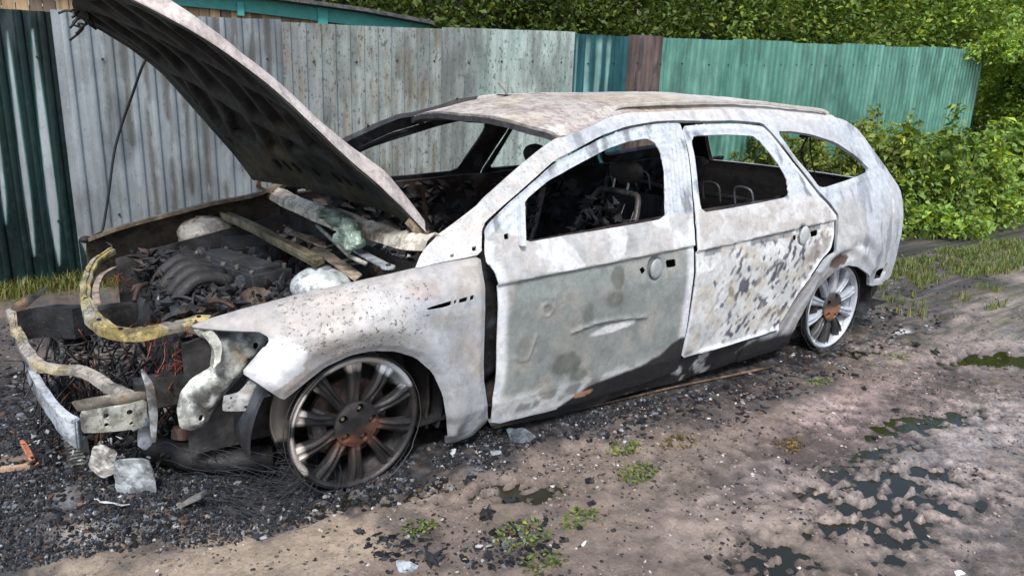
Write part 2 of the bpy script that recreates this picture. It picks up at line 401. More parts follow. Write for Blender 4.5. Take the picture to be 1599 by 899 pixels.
def paint_fdoor(X, Z, d):
    P = P3of(X, Z); n = fbm(P, 6, 4, 31); n2 = fbm(P*[1, 1, .3], 18, 4, 32)
    _, zc = crease(X, Z, (785, 443), (1085, 383), .01, .2)
    C = np.tile(np.array([.215, .245, .240]), (len(X), 1))
    C = mixc(C, (.29, .305, .30), sstep(.4, .6, n)*.6)
    C = mixc(C, (.34, .32, .295), sstep(.52, .64, fbm(P, 9, 4, 35))*.6)
    C = mixc(C, (.15, .165, .16), np.exp(-(((X-1.0)/.38)**2+((Z-.42)/.20)**2))*.55)
    up = sstep(-.006, .006, Z-zc)
    C = mixc(C, (.42, .43, .44), up*.9)
    C = mixc(C, (.45, .44, .435), up*sstep(.45, .55, fbm(P, 12, 4, 33))*.8)
    C = mixc(C, (.30, .31, .31), up*blob(X, Z, (975, 378), .07, .05, .6)*.9)
    C = mixc(C, (.68, .70, .72), up*sstep(.55, .63, fbm(P, 8, 4, 34))*.7)
    for px, rx, rz, s in (((968, 432), .035, .05, .9), ((962, 470), .045, .035, .7), ((920, 492), .04, .045, .7), ((885, 570), .085, .05, .85), ((905, 585), .05, .03, .7), ((858, 482), .018, .02, .6), ((820, 545), .04, .05, .45), ((1026, 420), .03, .03, .3)):
        C = mixc(C, (.095, .105, .095), blob(X, Z, px, rx, rz, .35)*s*.9)
    # pale burnt border
    bl = 1-sstep(.02, .055, d+.02*(n2-.5)); C = mixc(C, (.62, .65, .69), bl*(Z < .84)*.95)
    C = mixc(C, (.66, .68, .70), blob(X, Z, (960, 512), .12, .016, .4, ang=.08)*.8)
    C = mixc(C, (.64, .66, .68), sstep(.46, .58, fbm(P, 16, 3, 36))*(1-sstep(.17, .25, Z))*.8)
    # window frame
    fr = sstep(.855, .87, Z); C = mixc(C, (.46, .50, .55), fr); C = mixc(C, (.13, .14, .15), fr*sstep(.55, .66, n2)*.8)
    # charred foot
    A = side([(870, 637), (925, 600), (980, 580), (1030, 556), (1063, 528)]); zb = np.interp(X, A[:, 0], A[:, 1], left=-1)
    ch = sstep(-.012, .006, zb-Z+.02*(n2-.5)); C = mixc(C, BLACK*1.3, ch)
    C = mixc(C, (.42, .24, .15), blob(X, Z, (912, 614), .05, .016, .15, ang=.1)*.9)
    C = mixc(C, BLACK*2, blob(X, Z, (764, 422), .012, .02, .3))
    return C, .12+.25*(Z > .86)
FDOOR = [(757, 394), (757, 360), (763, 350), (790, 322), (825, 291), (868, 253), (893, 241), (937, 217), (980, 201), (1027, 193), (1061, 192), (1066, 205), (1074, 240), (1079, 290), (1083, 339),
         (1086, 380), (1085, 430), (1078, 480), (1071, 523), (1063, 560), (1059, 578), (1000, 600), (940, 619), (863, 641), (767, 664), (770, 627), (776, 594), (778, 530), (780, 447), (773, 424), (760, 410)]
FWIN = [(821, 379), (820, 345), (820, 312), (849, 287), (887, 265), (949, 232), (980, 221), (1008, 216), (1022, 222), (1031, 236), (1037, 265), (1038, 300), (1039, 341), (960, 355), (880, 368)]
front_door = side_panel('front_door', FDOOR, [FWIN, [(1001, 421), (1007, 417), (1011, 424), (1005, 430)], [(1043, 407), (1058, 405), (1059, 417), (1044, 419)], [(787, 366), (794, 364), (795, 373), (788, 374)]], paint_fdoor, car, d_fdoor, res=.0085, far=True, label='grey-green burnt front door with a pale border and a charred foot')
ho = MB(); c = side([(1026, 420)])[0]
hy = -W(c[:1], c[1:])[0]
for q in range(1):
    ho.ball((c[0], hy+.004, c[1]), (.036, .010, .043), (.30, .33, .35), .03)
ho.build('handle_recess', M_ASH, front_door, smooth=True)
mc = side([(815, 345)])[0]
dv = MB(); S = side([(811, 317), (812, 350), (813, 382)]); Pd = np.stack([S[:, 0], -W(S[:, 0], S[:, 1])-.012, S[:, 1]], 1)
dv.beam(smoothpath(Pd, 10), (.010, 0, 0), (0, .010, 0), (.50, .54, .58)); dv.build('window_divider', M_ASH, front_door, .3)

def d_rdoor(X, Z, d):
    c, zc = crease(X, Z, (1090, 392), (1305, 343), .014, .2)
    r = c*(Z < .87)+dish(X, Z, (1256, 367), .045, .016)
    r = r+dent_line(X, Z, [(1095, 549), (1150, 534), (1212, 513)], .010, .012)+dent_line(X, Z, [(1212, 512), (1245, 458), (1265, 432)], .008, .006)
    r = r+dent_line(X, Z, [(1109, 413), (1113, 412), (1115, 420), (1110, 424), (1109, 413)], .005, .006)
    r = r+.003*np.cos(d*260)*(Z > .885)
    return r
def paint_rdoor(X, Z, d):
    P = P3of(X, Z); n = fbm(P, 7, 4, 41); n2 = fbm(P*[1, 1, .3], 18, 4, 42)
    _, zc = crease(X, Z, (1090, 392), (1305, 343), .01, .2)
    C = np.tile(np.array([.56, .58, .59]), (len(X), 1))
    C = mixc(C, (.40, .42, .43), sstep(.48, .62, n)*.5)
    up = sstep(-.004, .004, Z-zc)
    fl = sstep(.47, .53, fbm(P*[1, 1, 1.6], 14, 4, 43)); C = mixc(C, (.50, .50, .50), up); C = mixc(C, (.36, .335, .32), up*fl*.6)
    st = (Z < zc)*(Z > zc-.035); C = mixc(C, (.17, .18, .20), st*sstep(.4, .5, n2)*.9)
    lo = (Z < zc-.02)*1.
    ang = .9; U = X*math.cos(ang)+Z*math.sin(ang); V = -X*math.sin(ang)+Z*math.cos(ang)
    sp = vnoise(np.stack([U*34, V*60, U*0], 1), 44)*.8+vnoise(np.stack([U*70, V*110, U*0], 1), 45)*.2
    reg = sstep(1.68, 1.95, X)*(1-.3*sstep(2.4, 2.6, X))
    lm = sstep(.38, .58, fbm(P, 3.5, 3, 48)); C = mixc(C, (.30, .27, .245), lo*sstep(.60, .66, sp+.05*reg)*(.3+.7*reg)*.55*lm); C = mixc(C, (.075, .085, .11), lo*sstep(.69, .75, sp+.05*reg)*(.35+.65*reg)*(.35+.65*lm))
    for bx, by, ra, rb in ((1161, 448, .022, .030), (1143, 455, .020, .030), (1118, 443, .010, .018), (1128, 477, .016, .014), (1185, 440, .03, .014), (1150, 468, .012, .012), (1196, 475, .03, .010), (1172, 420, .012, .02), (1205, 420, .035, .012), (1230, 400, .03, .012), (1215, 440, .02, .010)):
        C = mixc(C, (.07, .08, .105), blob(X, Z, (bx, by), ra, rb, .2, ang=.5)*.9)
    C = mixc(C, (.40, .34, .25), lo*sstep(.55, .68, fbm(P, 14, 3, 46))*.45)
    C = mixc(C, (.22, .19, .17), lo*sstep(2.28, 2.5, X)*sstep(.45, .56, fbm(P, 26, 4, 47))*.75)
    C = mixc(C, (.12, .13, .15), sstep(.5, .6, n2)*(1-sstep(.20, .24, Z))*(Z > .12)*.9)
    fr = sstep(.875, .89, Z); C = mixc(C, (.46, .50, .56), fr*.9); C = mixc(C, (.12, .14, .17), fr*sstep(.55, .66, n2)*.8)
    bl = 1-sstep(.004, .022, d+.012*(n2-.5)); C = mixc(C, (.62, .66, .71), bl*.85)
    return C, .12+.2*(Z > .88)
RDOOR = [(1065, 197), (1100, 194), (1150, 193), (1189, 197), (1200, 207), (1215, 225), (1236, 252), (1256, 277), (1276, 303), (1295, 322), (1307, 338), (1305, 370), (1300, 388), (1285, 405), (1262, 437), (1247, 458), (1227, 492), (1212, 515),
         (1170, 527), (1100, 549), (1064, 560), (1073, 523), (1081, 480), (1089, 430), (1090, 380), (1087, 339), (1083, 300), (1077, 240)]
RWIN = [(1096, 332), (1090, 285), (1081, 222), (1082, 212), (1130, 210), (1175, 212), (1187, 221), (1212, 252), (1228, 277), (1232, 307), (1180, 318), (1140, 325)]
rear_door = side_panel('rear_door', RDOOR, [RWIN, [(1241, 369), (1247, 367), (1247, 375), (1242, 376)], [(1268, 362), (1280, 359), (1280, 368), (1269, 371)]], paint_rdoor, car, d_rdoor, res=.0085, far=True, label='rear door flaked white with many dark oval spots')
ho = MB(); c = side([(1257, 368)])[0]; hy = -W(c[:1], c[1:])[0]
ho.ball((c[0], hy+.004, c[1]), (.036, .010, .048), (.42, .45, .48), .03); ho.build('handle_recess', M_ASH, rear_door, smooth=True)

def d_quart(X, Z, d):
    r = 0*X
    r = r+dent_line(X, Z, [(1303, 395), (1330, 385), (1352, 398), (1365, 418)], .03, .014)
    r = r+dent_line(X, Z, [(1240, 322), (1330, 285), (1385, 265)], .012, .004)
    r = r+dent_line(X, Z, [(700, 392), (740, 352)], .006, -.006)
    r = r+dent_line(X, Z, [(1318, 190), (1345, 215), (1372, 262), (1392, 300), (1396, 330)], .007, -.010)
    r = r+dent_line(X, Z, [(1190, 193), (1242, 252), (1285, 310)], .005, -.006)
    return r
def paint_quart(X, Z, d):
    P = P3of(X, Z); n = fbm(P, 6, 4, 51); n2 = fbm(P*[1, 1, .3], 16, 4, 52)
    C = np.tile(WHITE*.97, (len(X), 1))
    C = mixc(C, (.38, .40, .43), sstep(.50, .64, n)*.7)
    C = mixc(C, BEIGE, sstep(.52, .66, fbm(P, 5, 3, 53))*.25)
    C = mixc(C, (.13, .15, .18), sstep(.58, .66, n2)*.55)
    C = mixc(C, (.38, .38, .37), blob(X, Z, (1330, 350), .16, .13, .5)*.8)
    # arch: char then pale flare
    C = mixc(C, (.72, .74, .75), blob(X, Z, (1335, 395), .12, .05, .3)*.8)
    C = mixc(C, (.10, .06, .045), blob(X, Z, (1308, 408), .075, .045, .15)*.95)
    C = mixc(C, (.16, .14, .13), (X < 2.75)*(X > 2.3)*(Z < .5)*(1-sstep(.02, .05, d))*.7)
    C = mixc(C, BLACK*1.5, sstep(-.03, .01, .17-Z+.05*(n2-.5))*(X < 2.6))
    pil = (X < 1.0); C = mixc(C, (.50, .50, .49), pil*.8); C = mixc(C, (.56, .50, .46), pil*sstep(.5, .62, fbm(P, 22, 4, 55))*.5)
    C = mixc(C, (.56, .53, .50), sstep(1.2, 1.27, Z)*.5)
    return C, .12+.25*pil
SIDE = [(648, 420), (655, 402), (664, 388), (680, 372), (700, 355), (750, 314), (809, 261), (843, 233), (868, 216), (886, 213), (918, 200), (949, 183), (980, 176), (1027, 175), (1074, 172), (1150, 170), (1230, 174), (1290, 180), (1318, 187), (1340, 202),
        (1361, 230), (1386, 265), (1405, 293), (1411, 346), (1405, 380), (1399, 408), (1391, 434), (1358, 448), (1359, 430), (1342, 417), (1323, 414), (1303, 424), (1283, 443), (1261, 475), (1245, 505), (1234, 527), (1227, 542),
        (1170, 560), (1150, 566), (1160, 545), (1172, 533), (1216, 518), (1231, 495), (1251, 461), (1266, 440), (1289, 408), (1304, 391), (1309, 370), (1311, 337), (1299, 319), (1280, 300), (1260, 274), (1240, 249), (1218, 221), (1202, 203), (1191, 192), (1150, 188), (1100, 189),
        (1063, 188), (1027, 189), (980, 197), (937, 213), (893, 237), (868, 249), (825, 287), (790, 318), (758, 347), (753, 358), (753, 397), (700, 407)]
QWIN = [(1214, 205), (1237, 205), (1268, 210), (1305, 222), (1337, 243), (1360, 266), (1330, 279), (1287, 293), (1279, 291), (1262, 268), (1243, 246)]
side_frame = side_panel('side_frame', SIDE, [QWIN, [(1388, 409), (1384, 427), (1365, 439), (1370, 421)], [(703, 398), (709, 396), (709, 401), (704, 402)], [(737, 386), (744, 384), (744, 391), (738, 392)]], paint_quart, car, d_quart, res=.0085, far=True, thick=.018, inset=.002, chk=1, label='white-grey body side with windscreen pillar, roof edge and rear quarter')

def paint_sill(X, Z, d):
    P = P3of(X, Z); n = fbm(P, 18, 4, 61)
    C = np.tile(BLACK*1.4, (len(X), 1)); C = mixc(C, (.45, .46, .47), sstep(.56, .64, n)*.8*sstep(1.1, 1.6, X))
    C = mixc(C, (.50, .52, .55), (1-sstep(.25, .75, X+.3*(n-.5)))*.9)
    return C, .2
SILL = [(767, 661), (863, 636), (1000, 597), (1064, 572), (1068, 560), (1170, 528), (1216, 516), (1232, 527), (1227, 543), (1149, 566), (1064, 596), (980, 616), (920, 638), (863, 654), (770, 668)]
side_panel('sill', SILL, [], paint_sill, car, None, res=.014, far=True, thick=.02, inset=.012, warp=.012, label='charred sill with pale flakes')

# dark inner door skins and pillars behind the gaps (both sides)
for sgn, nm in ((-1, 'near'), (1, 'far')):
    X, Z = np.meshgrid(np.arange(.40, 3.62, .03), np.arange(.10, .86, .03), indexing='ij'); nx, nz = X.shape
    Xf, Zf = X.ravel(), Z.ravel(); Pq = P3of(Xf, Zf)
    zm = np.interp(Xf, [.4, 1.6, 3.3], [.77, .83, .88]); Zf = .10+(Zf-.10)*(zm-.10)/.73
    Y = sgn*(W(Xf, Zf)-.075-.035*sstep(.5, .62, fbm(Pq, 5, 3, 71))-.012*fbm(Pq, 18, 3, 72))
    F = grid_faces(nx, nz); c = Pq[F].mean(1)
    F = F[~((np.hypot(c[:, 0]-2.85, c[:, 2]-.24) < .36))]
    C = mixc(np.tile(BLACK*1.0, (len(Xf), 1)), (.035, .023, .018), sstep(.52, .66, fbm(Pq, 5, 4, 73))); C = mixc(C, (.06, .068, .08), sstep(.58, .68, fbm(Pq, 13, 4, 74))*.7)
    o = mk('inner_door_skin', np.stack([Xf, Y, Zf], 1), F, M_CHAR, car, C, .25); solid(o, .012, 0)
    o['label'] = ('far' if sgn > 0 else 'near')+' inner door skin burnt black with rusty patches'

# ------------------------------------------------------------------ roof
RE = side([(886, 214), (918, 200), (949, 184), (980, 177), (1027, 176), (1074, 173), (1150, 171), (1230, 175), (1290, 181), (1318, 188)])
ru = np.linspace(0, 1, 90); L_ = np.linspace(0, 1, len(RE)); ed = np.stack([np.interp(ru, L_, RE[:, 0]), np.interp(ru, L_, RE[:, 1])], 1)
kk = np.exp(-np.linspace(-2, 2, 9)**2); kk /= kk.sum()
eds = ed.copy()
for q in range(2): eds[:, q] = np.convolve(np.pad(ed[:, q], 4, 'edge'), kk, 'valid')
ew = W(eds[:, 0], eds[:, 1])-.004
vv = np.linspace(-1, 1, 75)
def roof_pt(i, v, lift=0.):
    return None
A_, B_ = np.meshgrid(np.arange(90), vv, indexing='ij'); Ai = A_.ravel(); Bv = B_.ravel()
e0 = ew[Ai]; X = eds[Ai, 0]+(-.085*(1-Bv**2))*(1-Ai/89.)+.05*(1-Bv**2)*(Ai/89.); Y = Bv*e0
crown = .062*(1-np.abs(Bv)**2.6)
Pn = np.stack([X, Y, X*0], 1)
Z = eds[Ai, 1]+crown-.018*np.exp(-((X-1.25)/.35)**2)*(1-Bv**2)+.012*(fbm(Pn, 4, 3, 81)-.5)+.006*(fbm(Pn, 14, 3, 82)-.5)
# crinkled near edge by the gutter
near = np.exp(-((Bv+.88)/.07)**2); Z = Z+near*.018*(fbm(Pn, 9, 3, 83)-.4)+near*.014*np.exp(-((X-1.45)/.25)**2)
Z = Z-.012*np.exp(-((np.abs(Bv)-.93)/.025)**2)
n = fbm(Pn, 5, 4, 84)
C = np.tile(np.array([.44, .405, .375]), (len(X), 1)); C = mixc(C, (.56, .54, .51), sstep(.5, .65, n)*.7); C = mixc(C, (.44, .36, .20), sstep(.56, .68, fbm(Pn, 3.2, 3, 86))*.35)
C = mixc(C, (.30, .24, .22), sstep(.5, .66, fbm(Pn, 11, 4, 85))*.5*(1-sstep(1.5, 2.1, X)))
C = mixc(C, (.62, .62, .62), sstep(1.9, 2.6, X)*.6)
roof = mk('roof', np.stack([X, Y, Z], 1), grid_faces(90, 75), M_ROOF, car, C, .08+.42*(1-sstep(1.6, 2.2, X)))
solid(roof, .02, -1); roof['label'] = 'beige burnt roof skin with speckled rust'
hd = MB(); Pv = np.stack([X, Y, Z], 1).reshape(90, 75, 3)[0]
hd.beam(Pv-[0, 0, .026]+[.012, 0, 0], (.028, 0, -.004), (0, 0, .012), (.05, .05, .055)); hd.build('windscreen_header', M_CHAR, car, .5)
# cross bows under the roof
for k in (30, 62):
    hb = MB(); hb.beam(np.stack([X, Y, Z], 1).reshape(90, 75, 3)[k]-[0, 0, .04], (.03, 0, 0), (0, 0, .012), (.04, .035, .03)); hb.build('roof_bow', M_CHAR, car, .3)
for sgn in (-1, 1):
    rr = MB(); S = eds[np.linspace(26, 84, 40).astype(int)]; wv = W(S[:, 0], S[:, 1])
    Pp = np.stack([S[:, 0], sgn*(wv-.055), S[:, 1]+.020+.016*np.sin(np.linspace(0, np.pi, 40))**.4], 1)
    rr.beam(Pp, (0, .014, 0), (0, 0, .008), (.46, .43, .40)); rr.wob(.005, 6); o = rr.build('roof_rail', M_ROOF, car, .2, bev=.003)
    if sgn > 0: o['label'] = 'far roof rail'
    else: o['label'] = 'warped near roof rail'
# tailgate: body closing between the two rear edges, with its window hole
TE = side([(1318, 188), (1340, 202), (1361, 230), (1386, 265), (1405, 293), (1411, 346), (1405, 380), (1399, 408), (1391, 434)])
tu = np.linspace(0, 1, 40); L_ = np.linspace(0, 1, len(TE)); te = np.stack([np.interp(tu, L_, TE[:, 0]), np.interp(tu, L_, TE[:, 1])], 1); tw = W(te[:, 0], te[:, 1])-.01
A_, B_ = np.meshgrid(np.arange(40), np.linspace(-1, 1, 41), indexing='ij'); Ai = A_.ravel(); Bv = B_.ravel()
X = te[Ai, 0]+.16*(1-np.abs(Bv)**2.5); Y = Bv*tw[Ai]; Z = te[Ai, 1]+.03*(1-Bv**2)*(Ai < 6)
F = grid_faces(40, 41); c = np.stack([Ai, Bv], 1)[F].mean(1); F = F[~((c[:, 0] > 3)&(c[:, 0] < 19)&(np.abs(c[:, 1]) < .84))]
Pn = np.stack([X, Y, Z], 1); C = mixc(np.tile(WHITE*.85, (len(X), 1)), (.3, .3, .3), sstep(.45, .6, fbm(Pn, 6, 4, 91)))
o = mk('tailgate', Pn, F, M_ASH, car, C, .2); solid(o, .01, 0); tt_ = mk('tailgate_trim', Pn-[.035, 0, 0], F, M_CHAR, o, (.014, .013, .013), .3); solid(tt_, .01, 0); o['label'] = 'tailgate frame without its glass'

# ------------------------------------------------------------------ bonnet
HP = np.array([(.345, .868), (.255, .955), (.192, 1.017), (.058, 1.132), (-.067, 1.250), (-.172, 1.352), (-.286, 1.440), (-.381, 1.500), (-.482, 1.560), (-.560, 1.600)])
tv = np.linspace(0, 1, 80); seg = np.r_[0, np.cumsum(np.linalg.norm(np.diff(HP, axis=0), axis=1))]; seg /= seg[-1]
hp = np.stack([np.interp(tv, seg, HP[:, 0]), np.interp(tv, seg, HP[:, 1])], 1)
for q in range(2): hp[:, q] = np.convolve(np.pad(hp[:, q], 6, 'reflect', reflect_type='odd'), np.ones(13)/13, 'valid')
tg = np.gradient(hp, axis=0); tg /= np.linalg.norm(tg, axis=1)[:, None]; nrm = np.stack([tg[:, 1], -tg[:, 0]], 1)   # outward (up and rearward)
def hood_grid(us, off, hwk=1., r0=0., r1=1.):
    Ui, Vi = np.meshgrid(us, np.linspace(r0, r1, 80), indexing='ij'); u = Ui.ravel(); v = Vi.ravel()
    # rear edge bows: middle of the rear edge reaches further back
    vb = v-.0*(1-v)
    px = np.interp(vb, tv, hp[:, 0]); pz = np.interp(vb, tv, hp[:, 1]); nx = np.interp(vb, tv, nrm[:, 0]); nz = np.interp(vb, tv, nrm[:, 1])
    hw = np.interp(v, [0, .5, .85, 1.], [.705, .70, .66, .58])*hwk
    o = off(u, v)
    fr = -.05*(1-u**2)*sstep(.7, 1, v)   # nose reaches forward in the middle
    sk = sstep(-.5, 1.0, u)*np.clip(1-v/.8, 0, 1)**1.4
    return np.stack([px+nx*o+fr-.19*sk, u*hw, pz+nz*o-fr*.6+.02*sk], 1), u, v
us = np.r_[-1, -.995, -.985, -.97, -.95, np.linspace(-.92, .92, 55), .95, .97, .985, .995, 1]
def skin_off(u, v):
    a = np.abs(u); flank = np.interp(v, [0, .2, .45, .7, .9, 1], [.032, .058, .034, .030, .050, .045])
    return -.008+.028*(1-a**2)+flank*(1-sstep(.90, 1.0, a)**1.3)
V, u, v = hood_grid(us, skin_off)
V = V+((fbm(V, 5, 3, 95)-.5)*.008)[:, None]
C = mixc(np.tile(np.array([.56, .51, .485]), (len(u), 1)), (.44, .38, .355), sstep(.45, .62, fbm(V, 9, 4, 96))*.6)
hood = mk('bonnet', V, grid_faces(len(us), 80), M_ROOF, car, C, .30); solid(hood, .004, -1)
hood['label'] = 'raised bonnet, pale pinkish skin with a soot-black underside'
# inner panel with pressed ribs
us2 = np.linspace(-1, 1, 120)
def inner_off(u, v):
    base = -.012+.028*(1-np.abs(u)**2)*.8
    wq = fbm(np.stack([u*2, v*2, u*0], 1), 2.2, 3, 44)-.5; u = u+.10*wq; v = v+.12*wq; s1 = np.abs(((u*1.9+v*2.1) % .62)/.62-.5)*2; s2 = np.abs(((v*2.6-u*.9) % 1.)-.5)*2
    pocket = sstep(.28, .5, 1-np.maximum(s1, s2*.92)+.10)*(np.abs(u) < .84)*sstep(.20, .26, v)*(1-sstep(.90, .95, v))
    rim = sstep(.93, .97, np.abs(u))*.004
    return base+pocket*.032-rim
V, u, v = hood_grid(us2, inner_off, .992, .0, .995)
V = V+((fbm(V, 8, 3, 97)-.5)*.008)[:, None]
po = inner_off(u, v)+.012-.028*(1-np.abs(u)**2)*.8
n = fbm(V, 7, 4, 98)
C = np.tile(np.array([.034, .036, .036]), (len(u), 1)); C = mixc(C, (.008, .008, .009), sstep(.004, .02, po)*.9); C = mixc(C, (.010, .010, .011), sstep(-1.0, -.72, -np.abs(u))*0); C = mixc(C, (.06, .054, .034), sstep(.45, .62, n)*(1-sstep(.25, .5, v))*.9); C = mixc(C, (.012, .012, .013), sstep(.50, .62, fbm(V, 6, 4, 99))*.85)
inner = mk('inner_panel', V, grid_faces(120, 80)[:, ::-1].copy(), M_CHAR, hood, C, .15); solid(inner, .004, -1)
def hpt(u, v, off):
    i = v*79; px = np.interp(v, tv, hp[:, 0]); pz = np.interp(v, tv, hp[:, 1]); nx = np.interp(v, tv, nrm[:, 0]); nz = np.interp(v, tv, nrm[:, 1])
    hw = np.interp(v, [0, .5, .85, 1.], [.705, .70, .66, .58]); o = -.012+.028*(1-u*u)*.8+off; sk = float(sstep(-.5, 1.0, u))*max(0, 1-v/.8)**1.4
    return np.array([px+nx*o-.19*sk, u*hw, pz+nz*o+.02*sk])
for u0, sq in ((.40, 1), (.28, 0), (.17, 0), (-.02, 1), (-.27, 0), (-.40, 0), (-.55, 1)):
    v0 = .15
    c = hpt(u0, v0, -.004); tdir = hpt(u0, v0+.02, -.004)-hpt(u0, v0-.02, -.004); tdir /= np.linalg.norm(tdir); nn = np.array([-tdir[2], 0, tdir[0]])
    R = np.stack([tdir, [0, 1, 0], np.cross(tdir, [0, 1, 0])], 1)
    sl = MB()
    if sq: sl.box(c, (.022, .024, .003), (.004, .004, .004), R)
    else:
        sl.box(c-tdir*.015, (.014, .005, .003), (.006, .006, .006), R); sl.box(c+tdir*.012+[0, .008, 0], (.014, .005, .003), (.006, .006, .006), R); sl.box(c+[0, .003, 0], (.004, .010, .003), (.006, .006, .006), R)
    sl.build('stiffener_slot', M_CHAR, hood)
lt = MB(); random.seed(4)
for k in range(16):
    p = np.array([-.50+random.uniform(-.04, .03), .52+random.uniform(-.08, .12), 1.63+random.uniform(-.05, .03)])
    pts = [p]; 
    for j in range(4): pts.append(pts[-1]+np.array([random.uniform(-.04, .03), random.uniform(-.04, .06), random.uniform(-.04, .03)]))
    lt.tube(smoothpath(pts, 12), .005, (.02, .02, .02), 5)
lt.build('burnt_latch', M_CHAR, hood, smooth=True)
# hinges
for sgn, top, bot in ((1, (402, 262), (404, 292)), (-1, (655, 362), (658, 392))):
    hg = MB(); a = UY(*top, sgn*.69); b = UY(*bot, sgn*.69)
    hg.beam(smoothpath([a, (a+b)/2+[.015, 0, 0], b, b+[.07, 0, -.03]], 9), (.011, 0, .004), (0, .004, 0), (.20, .12, .06)); hg.beam([a+[-.05, 0, .045], a, a+[.03, 0, -.01]], (.01, 0, .01), (0, .003, 0), (.25, .2, .14))
    hg.wob(.004).build('bonnet_hinge', M_METAL, car, .5, colvar=.4)
# cable hanging from bonnet edge to the far wing
cb = MB(); pts = [UY(x, y, w) for x, y, w in ((237, 78, .70), (222, 105, .73), (206, 150, .76), (190, 195, .79), (178, 240, .80), (170, 300, .80), (163, 345, .80), (160, 370, .79), (176, 385, .74))]
cb.tube(smoothpath(pts, 60), .006, (.025, .03, .04), 7).build('release_cable', M_WIRE, car, smooth=True)
#@@B
def shard(mb, c0, h, c=(.02, .02, .02)):
    q = np.array([[1, 0, 0], [-1, .1, 0], [0, 1, .1], [.1, -1, 0], [0, 0, 1], [0, .1, -1]])*(1+RNG.uniform(-.4, .4, (6, 3))); A_ = np.linalg.qr(RNG.normal(size=(3, 3)))[0]
    V_ = (q*np.asarray(h))@A_.T*[1, 1, .75]; mb.add(V_+np.asarray(c0), [(0, 2, 4), (2, 1, 4), (1, 3, 4), (3, 0, 4), (2, 0, 5), (1, 2, 5), (3, 1, 5), (0, 3, 5)], c)
